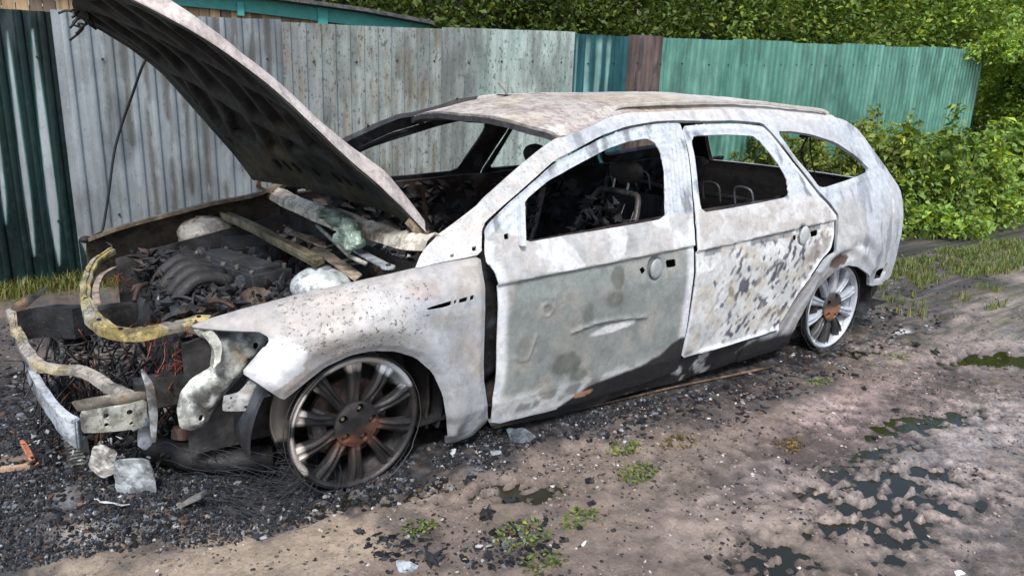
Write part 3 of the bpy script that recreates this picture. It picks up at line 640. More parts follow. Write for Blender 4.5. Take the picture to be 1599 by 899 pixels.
# ------------------------------------------------------------------ wheels
def make_wheel(name, loc, steer, camber, theme, label, flip=1):
    RR = .236
    th = np.linspace(0, 2*np.pi, 97)
    root_loc = np.array(loc)
    cs, sn = math.cos(steer), math.sin(steer); cc, sc_ = math.cos(camber), math.sin(camber)
    Rm = np.array([[cs, -sn, 0], [sn, cs, 0], [0, 0, 1]])@np.array([[1, 0, 0], [0, cc, -sc_], [0, sc_, cc]])
    def T(P):   # local: x,z in wheel plane, y axis (outer face at negative y for near side)
        P = np.asarray(P, float)*[1, flip, 1]; return P@Rm.T+root_loc
    def addT(mb, V, F, c): mb.add(T(V), F, c)
    def lathe(prof, c0, n=96):
        prof = np.asarray(prof); m = len(prof); a = np.linspace(0, 2*np.pi, n, endpoint=False)
        V = np.array([[r*math.cos(t), y, r*math.sin(t)] for r, y in prof for t in a])
        F = [(i*n+j, i*n+(j+1) % n, (i+1)*n+(j+1) % n, (i+1)*n+j) for i in range(m-1) for j in range(n)]
        return V, F
    def tint(V, kind):
        V = np.asarray(V); a = np.degrees(np.arctan2(V[:, 2], V[:, 0])) % 360; r = np.hypot(V[:, 0], V[:, 2]); nz = fbm(V, 16, 4, 3)
        if theme.startswith('front'):
            C = np.tile(np.array([.018, .018, .020]), (len(V), 1))
            C = mixc(C, (.038, .035, .036), sstep(.4, .6, nz))
            # pale burnt-clean patches on the outer ring, upper half and lower left
            ring = sstep(.190, .200, r+.03*(nz-.5))
            up = ((a > 38)&(a < 215))*1.
            up = up*sstep(.40, .47, fbm(V, 11, 3, 6)+.12*((a > 60)&(a < 120)))
            C = mixc(C, (.55, .50, .46), ring*up*.9)
            C = mixc(C, (.62, .66, .72), ring*((a > 25)&(a < 62))*.85*sstep(.35, .45, nz))
            hubr = (1-sstep(.070, .115, r))*(1-sstep(-.045, -.005, V[:, 2]-.25*V[:, 0]))
            C = mixc(C, (.24, .10, .06), hubr*.85*sstep(.3, .5, nz))
            C = mixc(C, (.10, .05, .04), (1-sstep(.1, .16, r))*sstep(0, -.05, V[:, 2])*.4)
        else:
            C = np.tile(np.array([.42, .46, .52]), (len(V), 1)); C = mixc(C, (.55, .58, .63), sstep(.5, .6, nz))
            C = mixc(C, (.04, .04, .042), ((a > 205)&(a < 318)&(r < .212))*.97)
            C = mixc(C, (.05, .04, .04), (1-sstep(.075, .095, r)))
            C = mixc(C, (.30, .15, .09), (1-sstep(.06, .085, r))*sstep(.02, -.02, V[:, 2]))
        return C
    # barrel with lips
    V, F = lathe([(RR, -.004), (RR+.003, .004), (RR, .012), (RR-.008, .016), (RR-.010, .03), (RR-.030, .05), (RR-.045, .10), (RR-.02, .16), (RR-.006, .175), (RR, .185), (RR+.001, .18), (RR-.010, .178)], 0)
    V = np.asarray(V)
    rim = mk(name, T(V), F, M_RIM, car, tint(V, 0)*.8, .2); solid(rim, .006, 0); rim['label'] = label
    # face ring
    V, F = lathe([(RR, -.004), (RR-.005, -.007), (RR-.010, -.005), (RR-.014, .004), (RR-.018, .02)], 0); V = np.asarray(V)
    fr = mk('rim_ring', T(V), F, M_RIM, rim, tint(V, 0), .25); solid(fr, .004, 0)
    # spokes with a groove between twin ridges
    for k in range(10):
        a = math.radians(90+36*k)
        rs = np.linspace(.050, RR-.010, 10); wd = np.interp(rs, [.05, .09, .15, .216], [.019, .0175, .020, .030]); y0 = np.interp(rs, [.05, .09, .16, .216], [.012, .004, -.004, .004])
        prof = []
        for r, w_, y in zip(rs, wd, y0):
            g = .007*float(sstep(.08, .13, r)); h = .004*float(sstep(.08, .13, r))
            row = [(-w_, y+.032), (-w_, y+.006), (-w_*.8, y), (-w_*.42, y-h), (-w_*.22, y+g), (w_*.22, y+g), (w_*.42, y-h), (w_*.8, y), (w_, y+.006), (w_, y+.032)]
            prof.append([[x*math.sin(a)+r*math.cos(a), yy, -x*math.cos(a)+r*math.sin(a)] for x, yy in row])
        V = np.array(prof).reshape(-1, 3); n = 10
        F = [(i*n+j, i*n+(j+1) % n, (i+1)*n+(j+1) % n, (i+1)*n+j) for i in range(9) for j in range(n)]
        o = mk('spoke', T(V), F, M_RIM, rim, tint(V, 1), .15, sharp=40)
    # hub face with lug holes
    ts = np.linspace(0, 2*np.pi, 60, endpoint=False); O = np.stack([.080*np.cos(ts), .080*np.sin(ts)], 1)
    H = []
    for k in range(5):
        a = math.radians(90-12+72*k); H.append(np.stack([.056*math.cos(a)+.0150*np.cos(ts[::4]), .056*math.sin(a)+.0150*np.sin(ts[::4])], 1))
    v2, f2, _, _ = fill(O, H, .006); r = np.hypot(v2[:, 0], v2[:, 1]); V = np.stack([v2[:, 0], .000-.004*(1-sstep(.02, .08, r))+.006*sstep(.06, .08, r), v2[:, 1]], 1)
    hub = mk('hub_face', T(V), f2, M_RIM, rim, tint(V, 1), .1); solid(hub, .02, 0)
    for k in range(5):
        a = math.radians(90-12+72*k); c = np.array([.056*math.cos(a), .008, .056*math.sin(a)])
        m = MB(); q = np.linspace(0, 2*np.pi, 7)[:-1]; V = [[c[0]+.008*math.cos(t), y, c[2]+.008*math.sin(t)] for y in (.004, .03) for t in q]
        m.add(T(V), [(0, 1, 2, 3, 4, 5), (11, 10, 9, 8, 7, 6)]+[(i, (i+1) % 6, 6+(i+1) % 6, 6+i) for i in range(6)], (.20, .17, .12)); m.build('wheel_nut', M_METAL, rim, .1)
    V, F = lathe([(.0005, -.010), (.020, -.010), (.026, -.007), (.027, .002)], 0, 32); cap = mk('centre_cap', T(V), F, M_RIM, rim, (.016, .015, .016), 0, sharp=40)
    if theme == 'front':
        V, F = lathe([(.0005, 0), (.0165, 0)], 0, 40); V = np.asarray(V)*[1, 1, .42]+[0, -.0115, 0]; V2, F2 = lathe([(.0165, .001), (.0185, -.0008), (.0205, .001)], 0, 40); V2 = np.asarray(V2)*[1, 1, .45]+[0, -.0115, 0]
        e = MB(); e.add(T(V2), F2, (.30, .26, .18)); e.build('badge_oval', M_METAL, rim, smooth=True)
        tc = bpy.data.curves.new('badge_script', 'FONT'); tc.body = 'Ford'; tc.size = .0145; tc.align_x = 'CENTER'; tc.align_y = 'CENTER'; tc.shear = .35; tc.extrude = .0008
        to = bpy.data.objects.new('tmp', tc); COL.objects.link(to); bpy.context.view_layer.update()
        me = bpy.data.meshes.new_from_object(to.evaluated_get(bpy.context.evaluated_depsgraph_get())); bpy.data.objects.remove(to)
        Vt = np.array([tuple(v.co) for v in me.vertices]); Ft = [tuple(p.vertices) for p in me.polygons]; bpy.data.meshes.remove(me)
        if len(Vt): mk('badge_script', T(np.stack([Vt[:, 0], -.0125-Vt[:, 2], Vt[:, 1]], 1)), Ft, M_METAL, rim, (.36, .31, .2), 0, False)
    # brake disc and caliper behind
    V, F = lathe([(.03, .06), (.145, .06), (.147, .065), (.145, .082), (.03, .082)], 0, 64); dk = mk('brake_disc', T(V), F, M_METAL, car, (.07, .05, .045), .4, sharp=40)
    dk['label'] = 'scorched brake disc behind the spokes'
    cp = MB(); q = [[.125*math.cos(t), .045, .125*math.sin(t)] for t in np.radians(np.linspace(150, 215, 9))]; cp.tube(T(q), .034, (.03, .028, .03), 8); cp.wob(.006, 20); cp.build('brake_caliper', M_CHAR, dk, .4)
    # burnt tyre remains: bead wires round the rim, sagging on the ground
    for k, (rad, y, dz) in enumerate(((RR+.006, .004, 0), (RR+.010, -.012, -.004), (RR+.013, .02, -.008), (RR+.006, .17, 0))):
        a = np.linspace(0, 2*np.pi, 90); P = np.stack([rad*np.cos(a), y-.018*(k > 0)*(np.sin(a) < -.5)*np.abs(np.sin(a)), rad*np.sin(a)+dz*(1-np.sin(a))], 1); P = T(P); P[:, 2] = np.maximum(P[:, 2], .004)
        m = MB(); P = P+np.stack([fbm(P, 9, 2, k)-.5, fbm(P, 9, 2, k+5)-.5, (fbm(P, 9, 2, k+9)-.5)*.5], 1)*.012; P[:, 2] = np.maximum(P[:, 2], .004); m.tube(P, .0018 if k else .003, (.06, .06, .065) if k else (.03, .03, .03), 6, cap=False); m.build('bead_wire', M_WIRE, rim, smooth=True)
    return rim
make_wheel('front_wheel', (0.0, -.83, .238), .033, 0, 'front', 'sooty ten-spoke front wheel with an orange rusty hub')
make_wheel('rear_wheel', (2.85, -.83, .238), 0, 0, 'rear', 'silver-white ten-spoke rear wheel with blackened lower spokes')
make_wheel('front_wheel', (0.0, .80, .238), .03, 0, 'frontfar', 'far front wheel in shadow', -1)
make_wheel('rear_wheel', (2.85, .80, .238), 0, 0, 'rear', 'far rear wheel in shadow', -1)
# wheel housings
for cx, R0, zc in ((0.0, .355, .22), (2.85, .36, .24)):
    for sgn in (-1, 1):
        a = np.radians(np.linspace(-18, 182, 40)); yy = np.linspace(.50, .80 if cx < 1 else .85, 8)
        V = np.array([[cx+(R0-.0)*math.cos(t), sgn*y, zc+(R0-.02)*math.sin(t)] for t in a for y in yy]); V = V+((fbm(V, 8, 3, 4)-.5)*.02)[:, None]
        o = mk('wheel_housing', V, grid_faces(40, 8), M_CHAR, car, mixc(np.tile(BLACK*1.5, (len(V), 1)), (.06, .075, .09), sstep(.5, .65, fbm(V, 7, 3, 6))), .25); solid(o, .01, 0)
        o['label'] = ('near ' if sgn < 0 else 'far ')+('front' if cx < 1 else 'rear')+' wheel housing, black with soot'

# ------------------------------------------------------------------ floor, firewall, cabin
def sheet(name, fn, nu, nv, col, parent, mat=M_CHAR, sp=.3, t=.01, label=None, cv=.8, seed=1):
    A, B = np.meshgrid(np.linspace(0, 1, nu), np.linspace(0, 1, nv), indexing='ij'); V = fn(A.ravel(), B.ravel())
    n = fbm(V, 8, 4, seed); C = np.asarray(col)*(1+cv*(n-.5)*2)[:, None]
    C = mixc(C, (.10, .055, .035), sstep(.6, .72, fbm(V, 5, 3, seed+5))*.6)
    o = mk(name, V, grid_faces(nu, nv), mat, parent, C, sp); solid(o, t, 0)
    if label: o['label'] = label
    return o
sheet('floor_pan', lambda a, b: np.stack([.25+a*3.25, -.80+b*1.6, .13+.05*fbm(np.stack([a*10, b*6, a*0], 1), 1.5, 3, 3)+.12*np.exp(-((b-.5)/.07)**2)], 1), 80, 40, (.022, .021, .022), car)
sheet('bulkhead', lambda a, b: np.stack([.30-.05*np.cos((a-.5)*3)+.03*fbm(np.stack([a*8, b*5, a*0], 1), 2, 3, 6), -.78+a*1.56, .12+b*.62], 1), 50, 24, (.03, .028, .027), car, label='sooty bulkhead behind the engine')
sheet('load_floor', lambda a, b: np.stack([2.45+a*1.0, -.62+b*1.24, .40+.05*fbm(np.stack([a*8, b*5, a*0], 1), 2, 3, 9)], 1), 30, 30, (.03, .028, .027), car)
# dashboard beam, column, wheel
m = MB(); m.tube(smoothpath([(.62, -.78, .66), (.58, -.3, .70), (.56, .2, .69), (.62, .78, .66)], 20), .03, (.05, .045, .04), 10); m.wob(.01, 9); dash = m.build('dashboard_beam', M_METAL, car, .6, True)
for k, (y, z) in enumerate(((-.5, .55), (-.12, .48), (.12, .48), (.5, .55))):
    m = MB(); m.beam([(.56, y, .69), (.50, y*1.02, z), (.46, y, .32)], (.02, 0, .01), (0, .006, 0), (.04, .035, .03)); m.wob(.012, 8).build('dashboard_bracket', M_CHAR, dash, .4)
m = MB()
for k in range(26):
    m.ball((.60+RNG.uniform(-.12, .12), RNG.uniform(-.66, .66), .56+RNG.uniform(-.10, .08)), RNG.uniform(.03, .09, 3), (.02, .02, .021), .4, 12, 12, 8, k)
m.build('dashboard_remains', M_CHAR, dash, .6)
m = MB(); m.tube(smoothpath([(.56, -.36, .66), (.82, -.37, .76)], 4), .02, (.04, .04, .04)); a = np.linspace(0, 2*np.pi, 40); m.tube(np.stack([.86+.10*np.sin(a), -.37+.185*np.cos(a), .77+.155*np.sin(a)], 1), .009, (.05, .045, .045), 6, False)
m.tube([(.82, -.37, .76), (.86, -.20, .77)], .008); m.tube([(.82, -.37, .76), (.86, -.54, .77)], .008, (.04, .04, .04)); m.build('steering_wheel', M_WIRE, car, .2, True)
def seat(x, y, tilt, label, head=True):
    m = MB(); k = (.06, .055, .055)
    for s in (-1, 1):
        m.tube(smoothpath([(x-.28, y+s*.21, .30), (x+.16, y+s*.22, .27)], 4), .014, k)
    m.tube([(x-.28, y-.21, .30), (x-.28, y+.21, .30)], .014, k); m.tube([(x+.16, y-.22, .27), (x+.16, y+.22, .27)], .018, k)
    base = m.build('seat', M_CHAR, car, .4, True, .6); base['label'] = label
    f = MB()
    for s in (-1, 1): f.tube(smoothpath([(x+.16, y+s*.22, .27), (x+.20+.30*tilt, y+s*.215, .60), (x+.24+.52*tilt, y+s*.15, .86), (x+.25+.54*tilt, y+s*.08, .89)], 14), .015, k)
    f.tube([(x+.25+.54*tilt, y-.09, .89), (x+.25+.54*tilt, y+.09, .89)], .015, k)
    f.build('seat_back_frame', M_METAL, base, .5, True, .6)
    w_ = MB()
    for q in range(9):
        t = (q+.5)/9; zz = .32+.5*t; xx = x+.17+.05*t+.45*tilt*t
        w_.tube(smoothpath([(xx, y-.20, zz), (xx+.02+RNG.uniform(-.02, .02), y-.07, zz-.03), (xx+.03, y+.07, zz+RNG.uniform(-.03, .02)), (xx, y+.20, zz)], 12), .0035, (.16, .16, .17), 5)
    for q in range(5):
        yy = y-.15+.075*q; w_.tube(smoothpath([(x+.18, yy, .30), (x+.21+.2*tilt, yy+RNG.uniform(-.02, .02), .5), (x+.24+.48*tilt, yy, .84)], 12), .0032, (.14, .14, .15), 5)
    w_.build('seat_springs', M_WIRE, base, .1, True)
    if head:
        for s in (-1, 1):
            h = MB(); h.tube(smoothpath([(x+.25+.54*tilt, y+s*.05, .88), (x+.26+.56*tilt, y+s*.05, .98)], 4), .006, (.3, .31, .33), 6); h.build('headrest_post', M_WIRE, base)
        c = MB(); c.ball((x+.27+.56*tilt, y, .99), (.035, .11, .06), (.03, .03, .032), .3, 12); c.build('headrest', M_CHAR, base, .5, True)
    pd = MB()
    for q in range(150):
        t_ = RNG.random(); shard(pd, (x+.17+.5*tilt*t_+RNG.uniform(-.03, .04), y+RNG.uniform(-.2, .2), .30+.56*t_), RNG.uniform(.01, .05, 3)*[1.4, 1, .4], (.014, .014, .016) if q % 5 else (.07, .07, .075))
    pd.build('backrest_scraps', M_CHAR, base, .4)['kind'] = 'stuff'
    r = MB()
    for q in range(14): r.ball((x-.1+RNG.uniform(-.2, .3), y+RNG.uniform(-.18, .18), .25+RNG.uniform(-.05, .05)), RNG.uniform(.03, .1, 3)*[1, 1, .5], (.018, .018, .019), .5, 11, 12, 8, q)
    r.build('burnt_padding', M_CHAR, base, .7)
seat(1.15, -.38, .35, 'driver seat burnt to its frame and springs'); seat(1.20, .38, .30, 'passenger seat burnt to its frame and springs')
for y, lb in ((-.40, 'near rear seat burnt to its frame'), (.36, 'far rear seat burnt to its frame')):
    m = MB(); f0 = .56
    m.tube(smoothpath([(2.36, y-.26, .30), (2.42, y-.27, .72), (2.44, y-.22, .80), (2.44, y+.22, .80), (2.42, y+.27, .72), (2.36, y+.26, .30)], 30), .014, (.06, .055, .055)); b = m.build('rear_seat', M_CHAR, car, .4, True); b['label'] = lb
    for yy in (-.12, .10): m = MB(); m.tube(smoothpath([(2.38, y+yy-.06, .78), (2.35, y+yy-.05, .88), (2.35, y+yy+.05, .88), (2.38, y+yy+.06, .78)], 16), .006, (.20, .22, .24), 6); m.build('headrest_hoop', M_WIRE, b, 0, True)
    V = []
    sheet('rear_seat_panel', lambda a, c_: np.stack([2.40+.04*c_+.02*fbm(np.stack([a*6, c_*6, a*0], 1), 2, 3, 2), y-.26+a*.52, .30+c_*.44], 1), 20, 18, (.03, .03, .032), b, sp=.3)
m = MB()
for k in range(900):
    x_ = RNG.uniform(.5, 3.4); shard(m, (x_, RNG.uniform(-.70, .70), .22+RNG.uniform(-.04, .14)+(.18 if x_ > 2.5 else 0)), RNG.uniform(.02, .10, 3)*[1.3, 1, .5], (.012, .012, .014) if k % 7 else (.05, .05, .055))
m.build('cabin_ash_heap', M_CHAR, car, .7)['kind'] = 'stuff'
# the far seat-belt reel and roof-hung wire seen through the rear side window
m = MB(); a0 = UY(1262, 212, -.45); m.box(a0, (.07, .01, .01), (.03, .03, .03)); m.tube(smoothpath([a0, UY(1252, 235, -.45), UY(1258, 262, -.45), UY(1272, 285, -.5)], 18), .006, (.05, .04, .04)); m.tube(smoothpath([a0+[.02, 0, 0], UY(1266, 240, -.44), UY(1275, 284, -.48)], 12), .004, (.05, .04, .04)); m.build('hanging_strut', M_CHAR, car, .3, True)

# ------------------------------------------------------------------ engine bay
def chunk(mb, px, z, h, c=(.02, .02, .022), nz=.3, sd=0): mb.ball(G(px[0], px[1], z), h, c, nz, 9, 22, 14, sd)
eng = MB(); random.seed(3)
V = []
n1, n2 = 150, 180
A, B = np.meshgrid(np.linspace(0, 1, n1), np.linspace(0, 1, n2), indexing='ij'); a, b = A.ravel(), B.ravel()
Xe = -.50+a*.72; Ye = -.46+b*.94; edge = np.minimum(np.minimum(a, 1-a), np.minimum(b, 1-b))
Pe = np.stack([Xe, Ye, Xe*0], 1)
rid = np.abs(fbm(Pe, 9, 4, 11)-.5)*2; vor = vnoise(Pe*16, 3)
Ze = .30+.29*sstep(0, .16, edge)*(.62+.38*sstep(-.5, -.1, Xe))+.09*(fbm(Pe, 6, 3, 12)-.5)+.05*(vor > .6)-.04*(rid < .12)+.03*(fbm(Pe, 30, 3, 14)-.5)
C = mixc(np.tile(np.array([.018, .019, .022]), (len(a), 1)), (.05, .058, .070), sstep(.5, .65, fbm(Pe, 16, 4, 13))); C = mixc(C, (.10, .06, .04), sstep(.64, .72, fbm(Pe, 7, 4, 15))*.7)
engine = mk('engine', np.stack([Xe, Ye, Ze], 1), grid_faces(n1, n2), M_CHAR, car, C, .5, False); engine['label'] = 'engine burnt to a black crumbling mass'
# front face of the engine
Af, Bf = np.meshgrid(np.linspace(0, 1, 90), np.linspace(0, 1, 40), indexing='ij'); a, b = Af.ravel(), Bf.ravel()
Pf = np.stack([a*0, -.46+a*.94, .12+b*.40], 1); V = np.stack([-.45-.06*b*0+.10*(fbm(Pf, 7, 4, 22)-.5)+.03*(vnoise(Pf*18, 4) > .6), Pf[:, 1], Pf[:, 2]], 1)
mk('engine_front', V, grid_faces(90, 40), M_CHAR, engine, mixc(np.tile(np.array([.016, .016, .018]), (len(a), 1)), (.07, .05, .045), sstep(.58, .7, fbm(Pf, 10, 4, 23))), .3)
for px, z, r in (((322, 440), .60, .055), ((372, 458), .58, .05), ((318, 400), .64, .035), ((262, 470), .55, .04), ((402, 425), .62, .03)):
    m = MB(); c = G(px[0], px[1], z); ax = np.array([-.75, -.35, .45]); m.cyl(c, ax, r, .05, (.03, .031, .034), 24); m.cyl(c+ax/np.linalg.norm(ax)*.028, ax, r*.62, .012, (.05, .052, .058), 20); m.cyl(c+ax/np.linalg.norm(ax)*.036, ax, r*.2, .012, (.3, .3, .3), 10)
    m.wob(.004, 20); m.build('pulley', M_CHAR, engine, .4, bev=.004)
for k in range(900):
    m_ = MB() if k == 0 else m_
    x, y = RNG.uniform(-.48, .18), RNG.uniform(-.44, .44); shard(m_, (x, y, .585+RNG.uniform(-.06, .035)), RNG.uniform(.006, .036, 3)*[1.4, 1., .5], ((.014, .014, .016), (.022, .025, .030), (.04, .03, .026))[int(RNG.integers(8))//3])
m_.build('burnt_crust', M_CHAR, engine, .4)['kind'] = 'stuff'
for k in range(16):
    p = G(RNG.uniform(200, 430), RNG.uniform(395, 490), .60); d_ = RNG.uniform(-1, 1, 3)*[.12, .12, .04]; m = MB()
    m.tube(smoothpath([p, p+d_*.5+[0, 0, .02], p+d_+RNG.uniform(-.02, .02, 3)], 10), RNG.uniform(.004, .010), (.035, .035, .04) if k % 3 else (.05, .03, .025), 6); m.build('burnt_hose', M_CHAR, engine, .4, True)
# copper wiring
def wires(name, ctr, n, spread, col, L=.12, r=.0016, parent=car, seed=0):
    g = np.random.default_rng(seed); m = MB()
    for k in range(n):
        p = ctr+g.uniform(-1, 1, 3)*spread; pts = [p]; d_ = g.uniform(-1, 1, 3)*[1, 1, .5]
        for j in range(5): d_ = d_*.6+g.uniform(-1, 1, 3)*.6; pts.append(pts[-1]+d_*L/5)
        m.tube(smoothpath(pts, 15), r, col, 4)
    o = m.build(name, M_WIRE, parent, 0, True); return o
for px, z, n, s in (((432, 400), .60, 26, (.05, .06, .03)), ((480, 395), .62, 8, (.04, .04, .02)), ((300, 563), .42, 26, (.05, .03, .02)), ((283, 592), .36, 22, (.05, .03, .03)), ((248, 520), .45, 14, (.08, .06, .05)), ((300, 550), .48, 14, (.08, .05, .06)), ((180, 440), .5, 10, (.03, .03, .03))):
    o = wires('copper_wiring', G(px[0], px[1], z), n, np.array(s), (.20, .055, .035), .11, .0017, car, px[0]); o['label'] = 'bare reddish copper wires hanging in the engine bay'
# aprons and chassis legs either side
for sgn in (-1, 1):
    o = sheet('inner_wing', lambda a, b: np.stack([-.50+a*.85, sgn*(.60+.03*b+.03*fbm(np.stack([a*6, b*4, a*0], 1), 2, 3, 5)), .16+b*(.40+.16*a)], 1), 40, 22, (.035, .034, .036), car, sp=.4)
    o['label'] = ('near' if sgn < 0 else 'far')+' inner wing panel'
    m = MB(); m.beam(smoothpath([(-.62, sgn*.46, .34), (-.45, sgn*.46, .34), (.2, sgn*.44, .26)], 16), (0, .035, 0), (0, 0, .05), (.05, .05, .05)); m.wob(.006, 8).build('chassis_leg', M_METAL, car, .5, colvar=.5)
# strut towers
def dome(px, z, r, c, label, zs=.6):
    m = MB(); c0 = G(px[0], px[1], z); m.ball(c0-[0, 0, r*zs*.5], (r, r, r*zs), c, .12, 7, 26, 14, int(px[0])); m.cyl(c0+[0, 0, r*zs*.42], (0, 0, 1), r*.32, .02, np.array(c)*.4, 18)
    m.cyl(c0-[0, 0, .16], (0, 0, 1), r*1.05, .26, np.array(c)*.5, 24, r*.95)
    o = m.build('strut_tower', M_METAL, car, .35, True, .2); o['label'] = label
dome((502, 432), .66, .115, (.46, .50, .52), 'near strut tower with a pale scorched dome'); dome((320, 350), .66, .13, (.42, .40, .36), 'far strut tower burnt pale')
# far wing: its shut-line rail and flank
FW = [(137, 374), (180, 358), (250, 338), (330, 318), (400, 303), (455, 278), (475, 266)]
P0 = np.array([UY(x, y, .76) for x, y in FW]); Pt = smoothpath(P0, 40)
o = mk('front_fender', np.concatenate([Pt, Pt+[0, .07, -.015], Pt+[0, .12, -.08], Pt+[0, .13, -.25]]), np.array([(i+k*len(Pt), i+1+k*len(Pt), i+1+(k+1)*len(Pt), i+(k+1)*len(Pt)) for k in range(3) for i in range(len(Pt)-1)]), M_METAL, car, (.10, .085, .07), .5); solid(o, .01, 0); o['label'] = 'far front wing burnt dark brown, seen edge-on'
m = MB(); m.beam(Pt, (0, .018, 0), (0, 0, .008), (.16, .13, .10)); m.wob(.004, 6).build('fender_rail', M_METAL, car, .5, colvar=.5)
m = MB(); c = UY(134, 374, .76); m.ball(c, (.03, .02, .018), (.015, .015, .015), .3); m.beam([c, c+[.07, 0, .03]], (0, .01, 0), (0, 0, .003), (.02, .02, .02)); m.build('bonnet_stop', M_CHAR, car, .2, True)
# slam panel: the yellowed radiator support arching round the nose
SP = [(176, 388), (152, 402), (139, 425), (135, 450), (140, 480), (158, 503), (182, 515), (212, 517), (252, 507), (300, 499), (330, 497), (362, 500)]
zs = np.interp(np.arange(len(SP)), [0, 3, 6, 11], [.60, .58, .58, .60]); Pn = smoothpath([G(x, y, z) for (x, y), z in zip(SP, zs)], 66)
tgn = np.gradient(Pn, axis=0); tgn /= np.linalg.norm(tgn, axis=1)[:, None]; sd_ = np.cross(tgn, [0, 0, 1.]); sd_ /= np.linalg.norm(sd_, axis=1)[:, None]
wv = np.interp(np.linspace(0, 1, len(Pn)), [0, .3, .5, .7, 1], [.014, .018, .024, .026, .022])[:, None]
m = MB(); m.beam(Pn, sd_*wv, [0, 0, .003]); m.beam(Pn+sd_*wv*.95-[0, 0, .016], sd_*.003, [0, 0, .014]); m.beam(Pn-sd_*wv*.9-[0, 0, .012], sd_*.003, [0, 0, .010]); m.beam(Pn+sd_*wv*.1+[0, 0, .006], sd_*wv*.35, [0, 0, .004]); m.wob(.014, 12)
Vc = np.concatenate(m.V); n = fbm(Vc, 8, 4, 31); Cc = mixc(np.tile(np.array([.40, .38, .32]), (len(Vc), 1)), (.42, .33, .10), sstep(.44, .56, n)*.8); Cc = mixc(Cc, (.10, .085, .06), sstep(.55, .68, fbm(Vc, 13, 3, 33))*.8); m.C = [Cc]
sp_ = m.build('radiator_support', M_METAL, car, .5, bev=.002); [MB().cyl(Pn[q]+sd_[q]*.006+[0, 0, .011], (0, 0, 1), .007, .004, (.008, .008, .008), 10).build('bolt_hole', M_CHAR, sp_) for q in (12, 22, 30, 38, 44, 50, 56)]; sp_['label'] = 'radiator support rail scorched yellow and grey, arching round the nose'
# inner copy of the lip on the far turn
m = MB(); Pq = smoothpath([G(x, y, .585) for x, y in ((178, 418), (160, 430), (150, 452), (152, 475))], 16); m.beam(Pq, (.012, .006, 0), (0, 0, .004), (.42, .33, .25)); m.wob(.004).build('support_bracket', M_METAL, sp_, .4)
# diagonal brace across the bay
m = MB(); Pq = smoothpath([G(352, 336, .70), G(400, 357, .72), G(450, 384, .73), G(500, 410, .72)], 20); m.beam(Pq, np.array([.026, .02, 0]), [0, 0, .012], (.16, .14, .09)); m.beam(Pq+[-.026, -.02, .012], (.004, .003, 0), (0, 0, .010), (.20, .18, .12)); m.wob(.006, 7); o = m.build('bay_brace', M_METAL, car, .6, colvar=.5); o['label'] = 'olive-brown brace lying across the engine bay'
# cowl: pale crumpled strip below the windscreen
CW = [(428, 293), (455, 308), (480, 318), (510, 331), (545, 343), (580, 352), (615, 362), (645, 370), (680, 372)]
Pq = smoothpath([G(x, y+3, z) for (x, y), z in zip(CW, np.linspace(.80, .835, len(CW)))], 54); nq = len(Pq)
cr = (fbm(Pq*[1, 1, 1], 22, 3, 41)-.5)*.03
V = np.concatenate([Pq+[-.045, 0, -.035], Pq+[-.035, 0, .0]+cr[:, None]*[1, 0, 1], Pq+[.0, 0, .022]+cr[::-1, None]*[0, 0, 1], Pq+[.045, 0, .004]+cr[:, None]*[1, 0, -1], Pq+[.055, 0, -.05]])
F = np.array([(i+k*nq, i+1+k*nq, i+1+(k+1)*nq, i+(k+1)*nq) for k in range(4) for i in range(nq-1)])
n = fbm(V, 12, 4, 42); Cc = mixc(np.tile(np.array([.56, .52, .45]), (len(V), 1)), (.30, .24, .18), sstep(.5, .62, n)*.8)
cowl = mk('cowl_panel', V, F, M_METAL, car, Cc, .35, sharp=35); solid(cowl, .004, 0); cowl['label'] = 'pale crumpled cowl panel below the empty windscreen'
m = MB(); Pq = smoothpath([G(558, 362, .76), G(600, 372, .77), G(634, 383, .77)], 10); m.beam(Pq, (.016, 0, .004), (0, 0, .006), (.54, .51, .45)); m.wob(.004).build('cowl_flange', M_METAL, cowl, .3)
m = MB()
for k, (px, h) in enumerate((((512, 333), (.045, .05, .022)), ((530, 343), (.06, .06, .03)), ((548, 355), (.045, .05, .03)), ((545, 368), (.045, .045, .05)), ((552, 376), (.045, .04, .04)))): m.ball(G(px[0], px[1], .845-.012*k), h, (.23, .30, .26), .35, 13, 24, 14, k)
m.wob(.022, 26); o = m.build('melted_glass', M_METAL, car, .0, False, .5); o['label'] = 'greenish melted windscreen glass sagging over the cowl'
# wiper linkage: grey flat arm
m = MB(); Pq = smoothpath([G(535, 372, .73), G(560, 392, .735), G(606, 417, .735)], 12); m.beam(Pq[4:], (.020, .010, 0), (0, 0, .005), (.34, .37, .40)); m.cyl(Pq[-1], (0, 0, 1), .026, .011, (.34, .37, .40), 20); m.cyl(Pq[-1]+[0, 0, .006], (0, 0, 1), .009, .01, (.03, .03, .03), 12); m.cyl(Pq[4], (0, 0, 1), .022, .011, (.30, .33, .35), 16)
m.build('wiper_linkage', M_METAL, car, .1, bev=.002)
m = MB(); Pq = smoothpath([G(495, 352, .74), G(520, 375, .74), G(545, 398, .73), G(572, 412, .72)], 12); m.tube(Pq, .009, (.42, .40, .36)); m.build('linkage_rod', M_METAL, car, .2, True)
